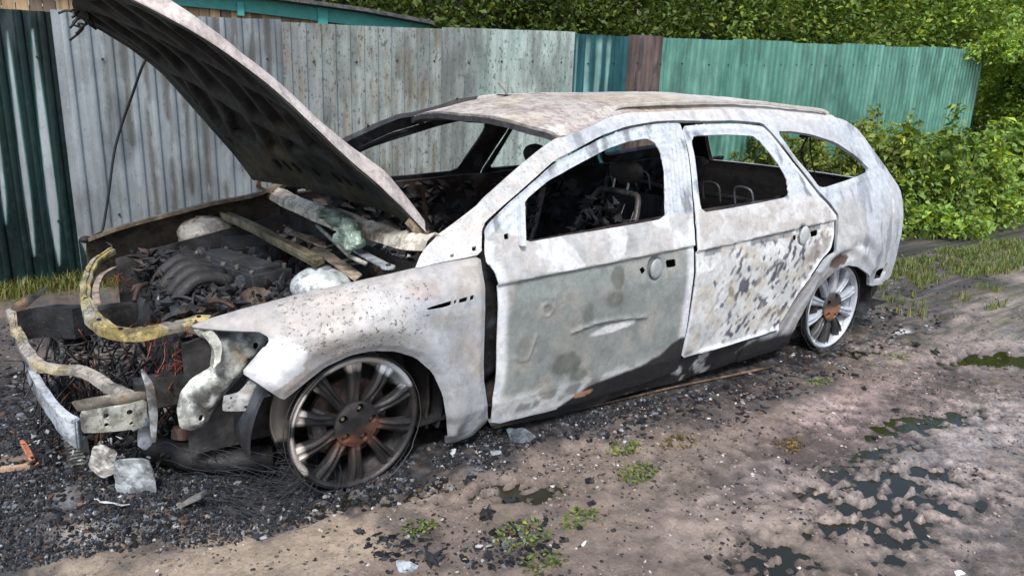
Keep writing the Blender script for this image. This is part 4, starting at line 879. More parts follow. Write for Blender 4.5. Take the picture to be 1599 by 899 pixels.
# clutter between brace and cowl
g = np.random.default_rng(9); m = MB()
for k in range(150):
    p = G(g.uniform(440, 640), 0, .5); t = g.uniform(0, 1); px = 445+t*190+g.uniform(-20, 20); py = 350+t*65+g.uniform(-18, 18); p = G(px, py, .66+g.uniform(-.04, .03)); cc = [(.30, .28, .24), (.05, .05, .05), (.14, .12, .09), (.36, .37, .36), (.03, .03, .03)][g.integers(5)]
    if k % 2: shard(m, p, g.uniform(.01, .04, 3)*[1.4, 1, .5], cc)
    else:
        ax = g.uniform(-1, 1, 3); ax[2] *= .3; ax /= np.linalg.norm(ax); m.beam([p, p+ax*g.uniform(.04, .10)], np.cross(ax, [0, 0, 1])*g.uniform(.004, .012), [0, 0, .003], cc)
m.build('burnt_fittings', M_METAL, car, .5)['kind'] = 'stuff'
m = MB(); Pq = G(480, 372, .70); m.beam(smoothpath([G(445, 358, .69), G(475, 370, .70), G(510, 383, .69)], 9), (.02, .045, 0), (0, 0, .004), (.34, .27, .20)); m.beam(smoothpath([G(490, 388, .68), G(515, 402, .68), G(560, 435, .66)], 9), (.03, .03, 0), (0, 0, .003), (.42, .36, .28)); m.wob(.010, 8).build('buckled_plate', M_METAL, car, .6, colvar=.4)

# ------------------------------------------------------------------ the nose
def panel2(name, pts, z=None, x=None, depth=.02, col=(.4, .4, .4), holes=(), mat=M_METAL, sp=.4, label=None, parent=car, res=.012, bulge=.01, ax='X', val=-.7, slope=0.):
    """plate traced in a plane of constant X or Y (ax) and given thickness"""
    P = np.array([on(p, ax, val)[0] for p in pts]); i = 0 if ax == 'X' else 1; j = 1-i
    Q = P[:, [j, 2]]; Hh = []
    for (hx, hy, hr) in holes:
        c = on((hx, hy), ax, val)[0]; t = np.linspace(0, 2*np.pi, 12, endpoint=False); Hh.append(np.stack([c[j]+hr*np.cos(t), c[2]+hr*np.sin(t)], 1))
    v, f, O, H_ = fill(chaikin(Q, 1), Hh, res)
    V = np.zeros((len(v), 3)); V[:, j] = v[:, 0]; V[:, 2] = v[:, 1]; V[:, i] = val
    n = fbm(V, 10, 4, int(pts[0][0])); e = edgedist(v, O)
    V[:, i] += -bulge*sstep(0, .03, e)*(.4+1.2*fbm(V, 5, 2, 3))-.035*(n-.5)-.008*np.sin((v[:, 0]+v[:, 1]*.8)*75)*sstep(.01, .03, e)*(name == 'headlamp_carrier')+slope*(v[:, 1]-v[:, 1].mean())
    C = np.tile(np.asarray(col, float), (len(V), 1)); C = mixc(C, np.asarray(col)*.45, sstep(.5, .66, n)*.7); C = mixc(C, (.22, .14, .07), sstep(.60, .68, fbm(V, 12, 4, 9))*.6); C = mixc(C, (.05, .05, .05), sstep(.54, .62, fbm(V, 17, 4, 12))*.75)
    o = mk(name, V, f, mat, parent, C, sp); solid(o, depth, 0)
    if label: o['label'] = label
    return o
hl = panel2('headlamp_carrier', [(300, 512), (350, 517), (405, 519), (418, 525), (420, 534), (400, 556), (380, 580), (352, 612), (332, 640), (322, 662), (300, 672), (282, 668), (276, 640), (282, 612), (300, 590), (330, 572), (334, 550), (325, 530), (308, 522)], ax='Y', val=-.66, depth=.006, col=(.44, .46, .44), holes=[(396, 537, .011), (385, 557, .007), (362, 588, .006), (310, 647, .009), (303, 659, .006)], label='pale green-grey headlamp carrier with bolt holes, laid bare by the fire', bulge=.03)
m = MB(); Pq = smoothpath([UY(322, 515, -.68), UY(338, 540, -.70), UY(336, 566, -.72)], 10); m.beam(Pq, (.012, 0, .01), (0, .02, 0), (.36, .37, .33)); m.wob(.004).build('carrier_brace', M_METAL, hl, .5)
panel2('wing_bracket', [(349, 617), (358, 615), (372, 612), (388, 592), (398, 598), (424, 617), (408, 619), (396, 632), (388, 640), (348, 642), (347, 630)], ax='Y', val=-.72, depth=.004, col=(.55, .57, .58), holes=[(399, 615, .010), (383, 634, .006), (360, 620, .004), (358, 636, .004)], label='white bracket below the wing tip', bulge=.004)
# crash beam, its two flanges
BA = [(16, 480), (26, 510), (42, 538), (58, 563), (88, 572), (120, 573), (148, 583), (175, 600), (203, 615)]
Pq = smoothpath([G(x, y, z) for (x, y), z in zip(BA, np.linspace(.42, .40, len(BA)))], 54)
m = MB(); m.beam(Pq, (.015, .008, 0), (0, 0, .002)); m.beam(Pq+[-.015, -.008, -.014], (.002, .001, 0), (0, 0, .012)); m.beam(Pq+[.015, .008, -.012], (.002, .001, 0), (0, 0, .010)); m.beam(Pq+[-.004, -.002, .003], (.005, .003, 0), (0, 0, .002)); m.wob(.013, 12)
Vc = np.concatenate(m.V); n = fbm(Vc, 8, 4, 55); Cc = mixc(np.tile(np.array([.40, .37, .33]), (len(Vc), 1)), (.44, .36, .16), sstep(.5, .6, n)*.5); Cc = mixc(Cc, (.14, .14, .13), sstep(.56, .68, fbm(Vc, 14, 3, 56))*.7); m.C = [Cc]
cbm = m.build('crash_beam', M_METAL, car, .5, bev=.002); cbm['label'] = 'bent crash beam across the nose, scorched beige'
BB = [(20, 500), (34, 548), (52, 590), (76, 632), (100, 662), (118, 676), (128, 680)]
Pq = smoothpath([G(x, y, z) for (x, y), z in zip(BB, np.linspace(.34, .20, len(BB)))], 40); hgt = np.linspace(.035, .055, len(Pq))[:, None]
m = MB(); m.beam(Pq, (.004, .002, 0), hgt*[[0, 0, 1.]]); m.beam(Pq+hgt*[[0, 0, 1.]]*.95, (.012, .006, 0), (0, 0, .004)); m.wob(.010, 5)
Vc = np.concatenate(m.V); n = fbm(Vc, 6, 4, 57); Cc = mixc(np.tile(np.array([.36, .42, .50]), (len(Vc), 1)), (.60, .63, .66), sstep(.45, .6, n)*.8); Cc = mixc(Cc, (.06, .07, .09), sstep(.54, .66, fbm(Vc, 9, 3, 58))*.9); m.C = [Cc]
o = m.build('bumper_reinforcement', M_METAL, car, .4); o['label'] = 'blue-white bumper reinforcement sagging to the ground'
o = panel2('crash_box', [(124, 642), (150, 637), (190, 632), (228, 622), (230, 655), (228, 668), (190, 672), (152, 676), (128, 676)], ax='Y', val=-.62, depth=.004, col=(.46, .47, .42), holes=[(165, 648, .008), (202, 642, .009), (166, 662, .007), (205, 660, .006)], label='pale crash box with bolt holes at the near end of the crash beam', bulge=.006)
panel2('lower_crossmember', [(110, 625), (160, 618), (225, 608), (232, 622), (180, 632), (122, 642)], ax='Y', val=-.60, depth=.006, col=(.26, .24, .20), label='bent crossmember above the crash box')
panel2('side_plate', [(219, 577), (226, 578), (238, 598), (245, 640), (243, 688), (236, 690), (232, 640), (226, 600)], ax='Y', val=-.62, depth=.010, col=(.42, .45, .47), label='thin upright plate beside the crash box')
panel2('lower_strut', [(216, 640), (228, 640), (236, 690), (226, 700), (214, 692)], ax='Y', val=-.60, depth=.02, col=(.22, .26, .30), label='blue-grey lower strut stub')
# radiator stub with fins
rd = MB(); tl, tr, bl_, br = [G(x, y, z) for x, y, z in ((104, 688, .16), (132, 684, .16), (112, 728, .03), (139, 724, .03))]
for k in range(9):
    t = k/8; a = tl+(bl_-tl)*t; b = tr+(br-tr)*t; rd.beam([a, b], (.004, .0, .004), (0, .008, 0), (.30, .30, .28))
rd.beam([tl, bl_], (.008, 0, 0), (0, .010, 0), (.26, .26, .25)); rd.beam([tr, br], (.008, 0, 0), (0, .010, 0), (.26, .26, .25)); rd.wob(.002); rd.build('radiator_stub', M_METAL, car, .3)['label'] = 'finned stub of the radiator hanging to the ground'
# dark cooling pack and intercooler pipe
m = MB(); Pq = smoothpath([G(x, y, .42) for x, y in ((42, 506), (80, 500), (128, 502))], 10); m.beam(Pq, (.03, .012, 0), (0, 0, .06), (.018, .019, .022)); m.wob(.008, 9).build('cooling_fan_shroud', M_CHAR, car, .3)
m = MB(); c = G(90, 540, .30); a = np.linspace(0, 2*np.pi, 30); e1 = np.array([.3, -.95, 0]); m.tube(c+.046*np.cos(a)[:, None]*e1+.046*np.sin(a)[:, None]*np.array([0, 0, 1.]), .011, (.20, .22, .23), 8, False); m.cyl(c+[.05, .015, 0], (1, .3, 0), .042, .12, (.01, .01, .012), 20); m.build('intake_pipe', M_METAL, car, .3, True)
o = panel2('front_wing_strap', [(16, 482), (28, 470), (60, 456), (76, 446), (74, 452), (48, 474), (30, 488)], ax='Z' if False else 'Y', val=.42, depth=.01, col=(.05, .05, .055), label='dark strap at the far end of the crash beam', sp=.2)
# rubble of the front suspension and radiator behind the nose
g = np.random.default_rng(19); m = MB()
for k in range(900):
    px, py = g.uniform(60, 345), g.uniform(520, 700); z = np.interp(py, [530, 690], [.34, .05])+g.uniform(-.03, .03); cc = [(.02, .02, .022), (.03, .035, .04), (.12, .12, .12), (.30, .30, .29), (.06, .04, .03)][g.choice(5, p=[.4, .28, .14, .08, .1])]
    p = G(px, py, z)+[.06, .05, 0]; shard(m, p, g.uniform(.005, .026, 3)*[1.4, 1., .5], cc)
m.build('nose_rubble', M_CHAR, car, .6)['kind'] = 'stuff'
for k in range(22):
    px, py = g.uniform(80, 330), g.uniform(530, 660); p = G(px, py, np.interp(py, [530, 690], [.36, .10]))+[.05, .04, 0]; m = MB(); d_ = g.uniform(-1, 1, 3)*[.12, .14, .06]
    m.tube(smoothpath([p, p+d_*.5+g.uniform(-.03, .03, 3), p+d_], 10), g.uniform(.003, .008), (.05, .05, .055) if k % 2 else (.16, .09, .06), 6); m.build('burnt_pipe', M_CHAR, car, .3, True)
# front subframe, axle
m = MB(); m.tube(smoothpath([(-.1, -.62, .2), (-.15, 0, .17), (-.1, .62, .2)], 12), .05, (.02, .02, .02), 12); m.beam([(-.35, -.4, .18), (.3, -.42, .16)], (0, .04, 0), (0, 0, .03), (.02, .02, .02)); m.beam([(-.35, .4, .18), (.3, .42, .16)], (0, .04, 0), (0, 0, .03), (.02, .02, .02)); m.cyl((0, -.72, .24), (0, 1, 0), .06, .12, (.03, .025, .02)); m.cyl((2.85, -.70, .24), (0, 1, 0), .06, .2, (.03, .025, .02)); m.tube([(2.85, -.7, .24), (2.85, .7, .24)], .04, (.02, .02, .02)); m.wob(.008, 8).build('subframe', M_CHAR, car, .4)
m = MB(); m.tube(smoothpath([G(235, 700, .10), G(290, 712, .10), G(350, 720, .09), G(430, 712, .10)], 14), .045, (.014, .014, .015), 12); m.wob(.012, 9); m.build('wishbone', M_CHAR, car, .2, True)
m = MB(); m.cyl(G(283, 682, .13), (.2, .2, 1), .035, .05, (.20, .19, .18), 20); m.cyl(G(283, 676, .17), (.2, .2, 1), .028, .04, (.10, .06, .05), 20); m.wob(.004).build('mount_bush', M_METAL, car, .5)
# aerial remains on the roof
m = MB(); c = UY(806, 149, .25); m.beam(smoothpath([c+[-.10, .0, .0], c, c+[.16, -.02, .01]], 8), (0, .03, 0), (0, 0, .003), (.05, .05, .055)); m.tube(smoothpath([UY(778, 128, .27), UY(787, 137, .27), UY(792, 147, .27)], 8), .007, (.28, .27, .25), 6); m.wob(.006, 15).build('aerial_remains', M_CHAR, car, .4)

# recognisable engine pieces under the ash: cam cover, intake runners, battery tray; burnt wiring hanging in the nose
m = MB(); Rz = np.array([[.96, -.28, 0], [.28, .96, 0], [0, 0, 1.]]); m.box((-.14, -.02, .615), (.085, .23, .035), (.03, .032, .036), Rz); m.box((-.14, -.02, .655), (.05, .20, .012), (.045, .047, .05), Rz)
for k in range(5):
    for s in (-1, 1): m.cyl(np.array([-.14, -.02, .655])+Rz@np.array([s*.07, -.2+.1*k, 0]), (0, 0, 1), .009, .02, (.10, .09, .08), 8)
m.wob(.014, 13); o = m.build('cam_cover', M_CHAR, engine, .5, bev=.004)
for k in range(4):
    y = -.20+.11*k; m = MB(); m.tube(smoothpath([(-.22, y, .62), (-.33, y-.01, .65), (-.42, y-.02, .58), (-.44, y-.02, .46)], 12), .024, (.028, .028, .03), 10); m.wob(.006, 20, k); m.build('intake_runner', M_CHAR, engine, .4, True)
m = MB(); m.box((.02, .34, .60), (.10, .13, .05), (.03, .03, .03)); m.wob(.03, 9); m.build('battery_tray', M_CHAR, engine, .5)
g = np.random.default_rng(41); m = MB()
for k in range(150):
    px = g.uniform(40, 350); py = g.uniform(515, 640); p = G(px, py, np.interp(py, [515, 690], [.46, .15]))+[.03, .03, 0]; q = p+[g.uniform(-.10, .10), g.uniform(-.12, .12), -g.uniform(.05, .28)]; q[2] = max(q[2], .01)
    m.tube(smoothpath([p, (p+q)/2+g.normal(size=3)*.035, q, q+[g.uniform(-.06, .06), g.uniform(-.06, .06), .005]], 12), g.uniform(.0012, .0045), (.02, .02, .022) if k % 6 else (.16, .06, .04), 4)
m.build('burnt_wiring', M_WIRE, car, 0, True)['kind'] = 'stuff'
m = MB()
for k in range(520):
    x = g.uniform(.5, 3.3); z = g.uniform(.25, .80); y = W(np.array([x]), np.array([z]))[0]-.11; shard(m, (x, y, z), g.uniform(.015, .07, 3)*[1.2, .4, .8], (.014, .014, .016) if k % 5 else (.05, .04, .036))
m.build('door_lining_scraps', M_CHAR, car, .4)['kind'] = 'stuff'
m = MB()
for k in range(1500):
    px, py = g.uniform(50, 345), g.uniform(600, 722); p = G(px, py, g.uniform(.0, .13)); shard(m, p, g.uniform(.003, .018, 3)*[1.3, 1, .6], [(.014, .014, .016), (.03, .032, .037), (.34, .36, .38), (.05, .03, .022)][g.choice(4, p=[.56, .27, .10, .07])])
m.build('collapsed_rubble', M_CHAR, car, .4)['kind'] = 'stuff'
m = MB()
for k in range(260):
    a_ = g.uniform(0, 1); p = np.array([-.45+.75*a_, g.choice([-1, 1])*(.585+g.uniform(-.04, .02)), g.uniform(.3, .60)]); shard(m, p, g.uniform(.01, .045, 3), (.02, .02, .022) if k % 4 else (.07, .05, .04))
m.build('wing_scraps', M_CHAR, car, .4)['kind'] = 'stuff'
# ================================================================== THE SETTING
def gaus(X, Y, px, r, soft=.4, seed=2, sx=1., sy=1., sc=5, na=.9, ang=0.):
    c = G(*px); dx, dy = X-c[0], Y-c[1]; u = dx*math.cos(ang)+dy*math.sin(ang); v = -dx*math.sin(ang)+dy*math.cos(ang)
    n = (fbm(np.stack([X, Y, X*0], 1), sc, 4, seed)-.5)*na
    return 1-sstep(1-soft, 1+soft, np.hypot(u/(r*sx), v/(r*sy))+n)
def axis(lo, hi, step, flo, fhi):
    a = list(np.arange(lo, hi, step)); s = step
    while a[-1] < fhi: s *= 1.13; a.append(a[-1]+s)
    b = [lo]; s = step
    while b[-1] > flo: s *= 1.13; b.append(b[-1]-s)
    return np.array(b[:0:-1]+a)
PUD = [((1385, 785), .20, 1.5, .8, .9), ((1200, 868), .13, 1.1, .9, .6), ((1420, 735), .14, 1.6, .5, .4), ((1310, 820), .10, 1.4, .6, .8), ((1545, 560), .26, 1.3, .32, .4), ((1478, 655), .20, 1.6, .30, .6), ((1262, 770), .07, 1.4, .6, .3), ((1395, 700), .12, 1.6, .35, .6), ((1330, 548), .18, 1.3, .35, .3), ((620, 770), .20, 1.8, .45, .5), ((815, 768), .07, 1.8, .7, .3)]
WLEV = -.014
def ground_h(X, Y):
    P = np.stack([X, Y, X*0], 1)
    h = .026*(fbm(P, 1.6, 3, 61)-.5)+.012*(fbm(P, 7, 4, 62)-.5)
    h = h+.016*(fbm(P, 24, 4, 63)-.5)*(1+sstep(.2, 1.2, X-Y*.3)*.9)
    # shallow ruts running past the car
    rut = np.sin((Y+1.75+.12*X+.15*np.sin(X*1.3))*9)*.010*sstep(.6, 1.4, X)*(1-sstep(-1.1, -.9, Y)); h = h+rut
    h = h+.055*gaus(X, Y, (200, 755), .50, .6, 5, 1.3, .7)*(.15+1.2*fbm(P, 11, 4, 64)**1.3)
    h = h+.03*gaus(X, Y, (700, 730), .30, .6, 5, 1.5, .6)*(.3+.9*fbm(P, 12, 3, 65))
    h = h*(1-.6*np.exp(-(((X-1.4)/1.9)**4+((Y)/.95)**4)))
    h = h*(1-sstep(6, 25, np.hypot(X, Y))*.6)+.10*sstep(3.6, 6.5, X)*sstep(-1.2, 1.2, Y)*0
    h = np.maximum(h, -.010+.3*(h+.010)) if False else np.maximum(h, WLEV+.004+.15*(h-WLEV))
    for px, r, sx, sy, ang in PUD:
        h = h-.030*gaus(X, Y, px, r, .7, 7, sx, sy, 20, 2.0, ang-.9)*sstep(.30, .50, fbm(P*[1., 1.8, 1], 26, 4, 88))
    return h
gx = axis(-1.75, 3.3, .0125, -150, 260); gy = axis(-2.75, .95, .0125, -150, 260)
A, B = np.meshgrid(gx, gy, indexing='ij'); X, Y = A.ravel(), B.ravel(); H = ground_h(X, Y)
P = np.stack([X, Y, X*0], 1); n = fbm(P, 3, 5, 66); n2 = fbm(P, 12, 4, 67); n3 = fbm(P, 40, 3, 68)
C = np.tile(np.array([.18, .142, .115]), (len(X), 1))
C = mixc(C, (.28, .225, .19), sstep(.42, .58, n)*.7)
C = mixc(C, (.15, .115, .098), sstep(.52, .64, n2)*.65)
rt = sstep(.9, 2.2, X-.5*(Y+1.5)); C = mixc(C, (.36, .295, .262), rt*.7*sstep(.35, .55, n)); C = mixc(C, (.10, .085, .085), rt*sstep(.53, .60, n3)*.6)  # pinkish mud on the right, painted paler to carry the sky's glare; dark flecks
C = mixc(C, (.30, .30, .40), rt*gaus(X, Y, (1150, 760), .16, .7, 3, 1.8, .5)*.5); C = mixc(C, (.34, .35, .40), gaus(X, Y, (1500, 690), .4, .7, 3, 1.8, .4)*.2); C = mixc(C, (.52, .36, .34), rt*gaus(X, Y, (1350, 640), .5, .7, 13, 1.8, .4)*.3)  # oil sheen painted into the mud colour as bluish and pink patches
soot = np.zeros(len(X))
for px, r, sx, sy, s in (((190, 745), .50, 1.3, .85, 1), ((30, 640), .45, 1.2, 1., 1), ((430, 760), .26, 1.2, .7, .95), ((700, 715), .24, 1.7, .7, .85), ((900, 665), .25, 2.2, .5, .6), ((1050, 640), .30, 1.8, .6, .65), ((1200, 610), .30, 1.8, .6, .6), ((1350, 500), .6, 1.8, .6, .75), ((1440, 440), .8, 1.6, .5, .7), ((1370, 380), 1.2, 1.2, .6, .8), ((1480, 368), 1.5, 1.6, .35, .95), ((640, 830), .12, .8, 1.1, .6), ((800, 850), .14, 1.3, .8, .6)):
    soot = np.maximum(soot, s*gaus(X, Y, px, r, .35, 21, sx, sy, 6, 1.3))
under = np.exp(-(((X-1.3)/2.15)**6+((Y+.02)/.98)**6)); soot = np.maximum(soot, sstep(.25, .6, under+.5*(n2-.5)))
for px_, r_ in (((90, 885), .26), ((360, 880), .30), ((560, 850), .15)): C = mixc(C, (.33, .265, .20), gaus(X, Y, px_, r_, .4, 31, 1.4, .6, 8)*.8)
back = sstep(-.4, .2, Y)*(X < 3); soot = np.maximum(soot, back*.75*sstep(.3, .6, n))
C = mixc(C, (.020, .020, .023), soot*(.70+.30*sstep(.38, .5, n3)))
C = mixc(C, (.09, .10, .12), soot*sstep(.62, .68, fbm(P, 30, 4, 69))*.7)
ash = gaus(X, Y, (110, 790), .13, .5, 9, 1.2, .5, 12)+gaus(X, Y, (70, 745), .10, .5, 9, 1.2, .5, 12)+gaus(X, Y, (130, 850), .11, .5, 9, 1.2, .6, 12); C = mixc(C, (.24, .25, .26), np.clip(ash, 0, 1)*.65*sstep(.40, .56, fbm(P, 22, 4, 72)))
C = mixc(C, (.80, .80, .80), gaus(X, Y, (1405, 520), .06, .25, 14, 1.6, .5, 16)*.9)
C = mixc(C, (.30, .22, .14), gaus(X, Y, (40, 720), .10, .4, 9, 1.6, .5, 12)*.5)
grn = sstep(5.0, 6.2, X-.4*Y+.8*(n-.5))*sstep(-.6, .6, Y+.8*(n-.5)); C = mixc(C, (.10, .09, .055), grn*.5*(1-soot))
C = mixc(C, (.10, .09, .04), sstep(2.0, 2.3, Y)*.7)
wet = sstep(.002, -.012, H); C = mixc(C, C*.38, wet)
C = np.clip(C, .01, .8)
M_GROUND = attr_mat('muddy_ground', rough=.50, var=.22, vscale=9, speck=(.055, .045, .045), sscale=70, bump=1.2, bscale=80, spec=.6, sthr=.52, flake=.15, fscale=14)
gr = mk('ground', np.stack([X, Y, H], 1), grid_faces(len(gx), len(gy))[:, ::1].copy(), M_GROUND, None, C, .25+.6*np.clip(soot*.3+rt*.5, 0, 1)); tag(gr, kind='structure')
wt = np.clip(rt*sstep(.35, .6, fbm(P, 2.2, 3, 90)+.1)*.9+.25, 0, 1)*(1-soot*.5); aw = gr.data.attributes.new('Wet', 'FLOAT', 'POINT'); aw.data.foreach_set('value', wt.astype(np.float32))
ng_ = M_GROUND.node_tree; wa = ng_.nodes.new('ShaderNodeAttribute'); wa.attribute_name = 'Wet'; wr = ng_.nodes.new('ShaderNodeMapRange'); wr.inputs[3].default_value = .72; wr.inputs[4].default_value = .17
ng_.links.new(wa.outputs['Fac'], wr.inputs[0]); ng_.links.new(wr.outputs[0], ng_.nodes['Principled BSDF'].inputs['Roughness'])
# puddle water
wm = bpy.data.materials.new('murky_water'); wm.use_nodes = True; Pn = wm.node_tree.nodes['Principled BSDF']; Pn.inputs['Base Color'].default_value = (.016, .015, .006, 1); Pn.inputs['Roughness'].default_value = .04; Pn.inputs['Specular IOR Level'].default_value = .5
nt = wm.node_tree.nodes.new('ShaderNodeTexNoise'); nt.inputs['Scale'].default_value = 9; nb = wm.node_tree.nodes.new('ShaderNodeBump'); nb.inputs['Strength'].default_value = .06; nb.inputs['Distance'].default_value = .01
tcw = wm.node_tree.nodes.new('ShaderNodeTexCoord'); wm.node_tree.links.new(tcw.outputs['Object'], nt.inputs['Vector']); wm.node_tree.links.new(nt.outputs[0], nb.inputs['Height']); wm.node_tree.links.new(nb.outputs[0], Pn.inputs['Normal'])
for px, r, sx, sy, ang in PUD:
    c = G(*px); R_ = r*max(sx, sy)*1.5; t = np.linspace(0, 2*np.pi, 40, endpoint=False)
    V = np.stack([c[0]+R_*np.cos(t), c[1]+R_*np.sin(t), t*0+WLEV], 1); V[:, 2] += .0005*(r*10)
    o = mk('puddle_water', V, [tuple(range(40))], wm, None, (.03, .03, .02), 0, False); tag(o, kind='structure')

# ------------------------------------------------------------------ fence
FY0, FK = 2.48, .06
def UF(px, py, dy=0.):
    v = ray((px, py))[0]; t = (FY0+dy+FK*(CAM[0]+.5)-CAM[1])/(v[1]-FK*v[0]); return CAM+v*t
def FYx(x): return FY0+FK*(x+.5)
top = np.array([UF(x, y) for x, y in ((-150, 2), (0, 13), (78, 18), (258, 27), (438, 34), (690, 45), (895, 52), (980, 57), (1150, 63), (1300, 69), (1538, 78), (1620, 82))])
fence = empty('metal_fence', (2.0, FYx(2.0), 0)); tag(fence, 'corrugated sheet-metal fence behind the car, burnt grey on the left, green on the right', 'fence')
PITCH = .118
def fence_sheet(x0, x1, kind, label, k):
    xs = []; x = x0
    base = np.array([0, .30, .40, .60, .70])*PITCH
    n0 = int(math.floor(x0/PITCH)); 
    for q in range(n0, int(x1/PITCH)+2):
        for b in (np.arange(0, 1, .05) if kind == 'dark' or kind == 'grey0' else (0, .15, .29, .355, .42, .52, .62, .685, .75, .87)):
            xx = q*PITCH+b*PITCH
            if x0 < xx < x1: xs.append(xx)
    xs = np.array([x0]+xs+[x1]); zt = np.interp(xs, top[:, 0], top[:, 2])+(.012 if k % 2 else -.004)+.008*(fbm(np.stack([xs, xs*0+k, xs*0], 1), 3, 3, 170+k)-.5)
    nz = 90; A, B = np.meshgrid(np.arange(len(xs)), np.linspace(0, 1, nz), indexing='ij'); i = A.ravel(); t = B.ravel()
    X = xs[i]; Z = -.03+t*(zt[i]+.03); ph = (X/PITCH) % 1.
    ribd = .024*(sstep(.29, .42, ph)*(1-sstep(.62, .75, ph)))
    P = np.stack([X, X*0, Z], 1); Pst = P*[1, 1, .18]
    Y = FYx(X)-ribd-.004*k % .008+.012*(fbm(P, .9, 2, 101)-.5)
    Y = FYx(X)-ribd-(.003 if k % 2 else 0)+.022*(fbm(P, 1.4, 3, 101)-.5)
    n = fbm(Pst, 5, 4, 102); ns = fbm(Pst, 22, 4, 103); sp = .05
    rib = ((ph > .36)&(ph < .68))*1.
    if kind == 'dark':
        C = np.tile(np.array([.006, .017, .019]), (len(X), 1)); C = mixc(C, (.012, .05, .045), sstep(.5, .8, n)*.3)
        for (a, b, w) in (((11, 50), (54, 400), .026), ((50, 45), (93, 415), .042), ((-4, 200), (9, 350), .016), ((-45, 60), (-8, 400), .03)):
            pa, pb = UF(*a), UF(*b); tt = np.clip((pa[2]-Z)/(pa[2]-pb[2]), -.2, 1.2); xc = pa[0]+(pb[0]-pa[0])*tt
            wd = w*(np.clip(tt, 0, 1)**.6)*np.clip((1-tt)*3.5, 0, 1)**.8*(tt > 0)*(tt < 1); wd = wd*.8+.006*(ns-.5)
            m = 1-sstep(wd-.002, wd+.004, np.abs(X-xc)); m = m*(tt > 0)*(tt < 1)
            C = mixc(C, (.05, .20, .18), (1-sstep(wd, wd+.016, np.abs(X-xc)))*(tt > 0)*(tt < 1)*.6); C = mixc(C, (.40, .45, .48), m)
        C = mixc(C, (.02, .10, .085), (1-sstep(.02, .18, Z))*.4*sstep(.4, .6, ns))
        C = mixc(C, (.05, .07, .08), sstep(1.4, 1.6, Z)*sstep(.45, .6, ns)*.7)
    elif kind == 'grey0':
        C = np.tile(np.array([.23, .27, .29]), (len(X), 1)); C = mixc(C, (.36, .40, .43), sstep(.4, .6, n)*.5)
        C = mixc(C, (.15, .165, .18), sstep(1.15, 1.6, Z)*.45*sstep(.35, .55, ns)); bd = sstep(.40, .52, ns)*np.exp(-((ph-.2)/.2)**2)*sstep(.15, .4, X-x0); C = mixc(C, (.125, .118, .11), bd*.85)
        sp = .12+.85*bd
        pa = UF(78, 18); w_ = .085-.08*sstep(.45, .12, Z)*1.; st = (X < pa[0]+.135)*(X > pa[0]+.0)
        C = mixc(C, (.34, .38, .41), st*.9); dk = st*(Z < .28+.03*(ns-.5))*(np.abs(X-pa[0]-.075) > .065*np.clip((Z-.05)/.25, 0, 1)); C = mixc(C, (.012, .035, .035), dk*1.)
    elif kind == 'grey1':
        C = np.tile(np.array([.36, .40, .385]), (len(X), 1)); C = mixc(C, (.52, .57, .53), sstep(.45, .6, n)*.7)
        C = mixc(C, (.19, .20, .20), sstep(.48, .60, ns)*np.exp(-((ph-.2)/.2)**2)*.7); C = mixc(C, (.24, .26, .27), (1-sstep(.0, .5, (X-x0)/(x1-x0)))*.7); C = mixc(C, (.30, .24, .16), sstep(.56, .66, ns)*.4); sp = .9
    elif kind == 'mint':
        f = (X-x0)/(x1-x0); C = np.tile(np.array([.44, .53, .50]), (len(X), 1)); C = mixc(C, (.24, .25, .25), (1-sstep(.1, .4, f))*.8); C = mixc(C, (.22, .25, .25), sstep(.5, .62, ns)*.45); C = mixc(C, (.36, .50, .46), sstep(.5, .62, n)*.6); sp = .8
    elif kind == 'teal':
        C = np.tile(np.array([.022, .105, .125]), (len(X), 1))
        for xx, w, zb in ((900, .025, .2), (918, .04, .9), (935, .035, 1.0), (950, .018, 1.2)):
            xc = UF(xx, 60)[0]; m = (1-sstep(w*.6, w, np.abs(X-xc)+.02*(ns-.5)))*sstep(zb-.1, zb+.2, Z)*(1-sstep(1.72, 1.85, Z)); C = mixc(C, (.26, .46, .44), m)
    elif kind == 'brown':
        C = np.tile(np.array([.11, .08, .075]), (len(X), 1)); C = mixc(C, (.19, .14, .13), sstep(.45, .6, n)*.7); C = mixc(C, (.05, .05, .06), sstep(.56, .64, ns)*.8); sp = .3
    else:
        C = np.tile(np.array([.115, .295, .24]), (len(X), 1)); C = mixc(C, (.18, .38, .32), sstep(.4, .65, n)*.6); C = mixc(C, (.06, .20, .17), sstep(.55, .68, ns)*.35)
        sp = .08
    vs = fbm(P*[1, 1, .06], 30, 3, 140+k); C = C*(1+(.3 if kind == 'green' else .45)*(vs-.5)[:, None])*(1-.30*sstep(.5, .7, fbm(P*[1, 1, .35], 6, 4, 150+k)))[:, None]
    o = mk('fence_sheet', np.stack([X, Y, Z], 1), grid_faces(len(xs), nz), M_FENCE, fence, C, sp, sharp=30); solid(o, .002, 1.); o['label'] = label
    # screws
    zr = np.interp(x0, top[:, 0], top[:, 2])-.30
    return o
def xt(px): 
    return float(np.interp(px, [-150, 0, 78, 258, 438, 690, 895, 980, 1150, 1300, 1538, 1620], top[:, 0]))
SH = [(-150, 78, 'dark', 'dark green sheet with pale pointed streaks'), (78, 438, 'grey0', 'blue-grey sheet with brown soot bands'), (438, 690, 'grey1', 'pale grey-green speckled sheet'), (690, 895, 'mint', 'pale mint sheet, paint burnt off'),
      (895, 980, 'teal', 'dark teal sheet with pale drips'), (980, 1030, 'brown', 'narrow reddish-brown sheet')]
for k, (a, b, kd, lb) in enumerate(SH): fence_sheet(xt(a), xt(b)+.004, kd, lb, k)
xg = xt(1030); xe = UF(1538, 78)[0]; ng = max(1, round((xe-xg)/1.15))
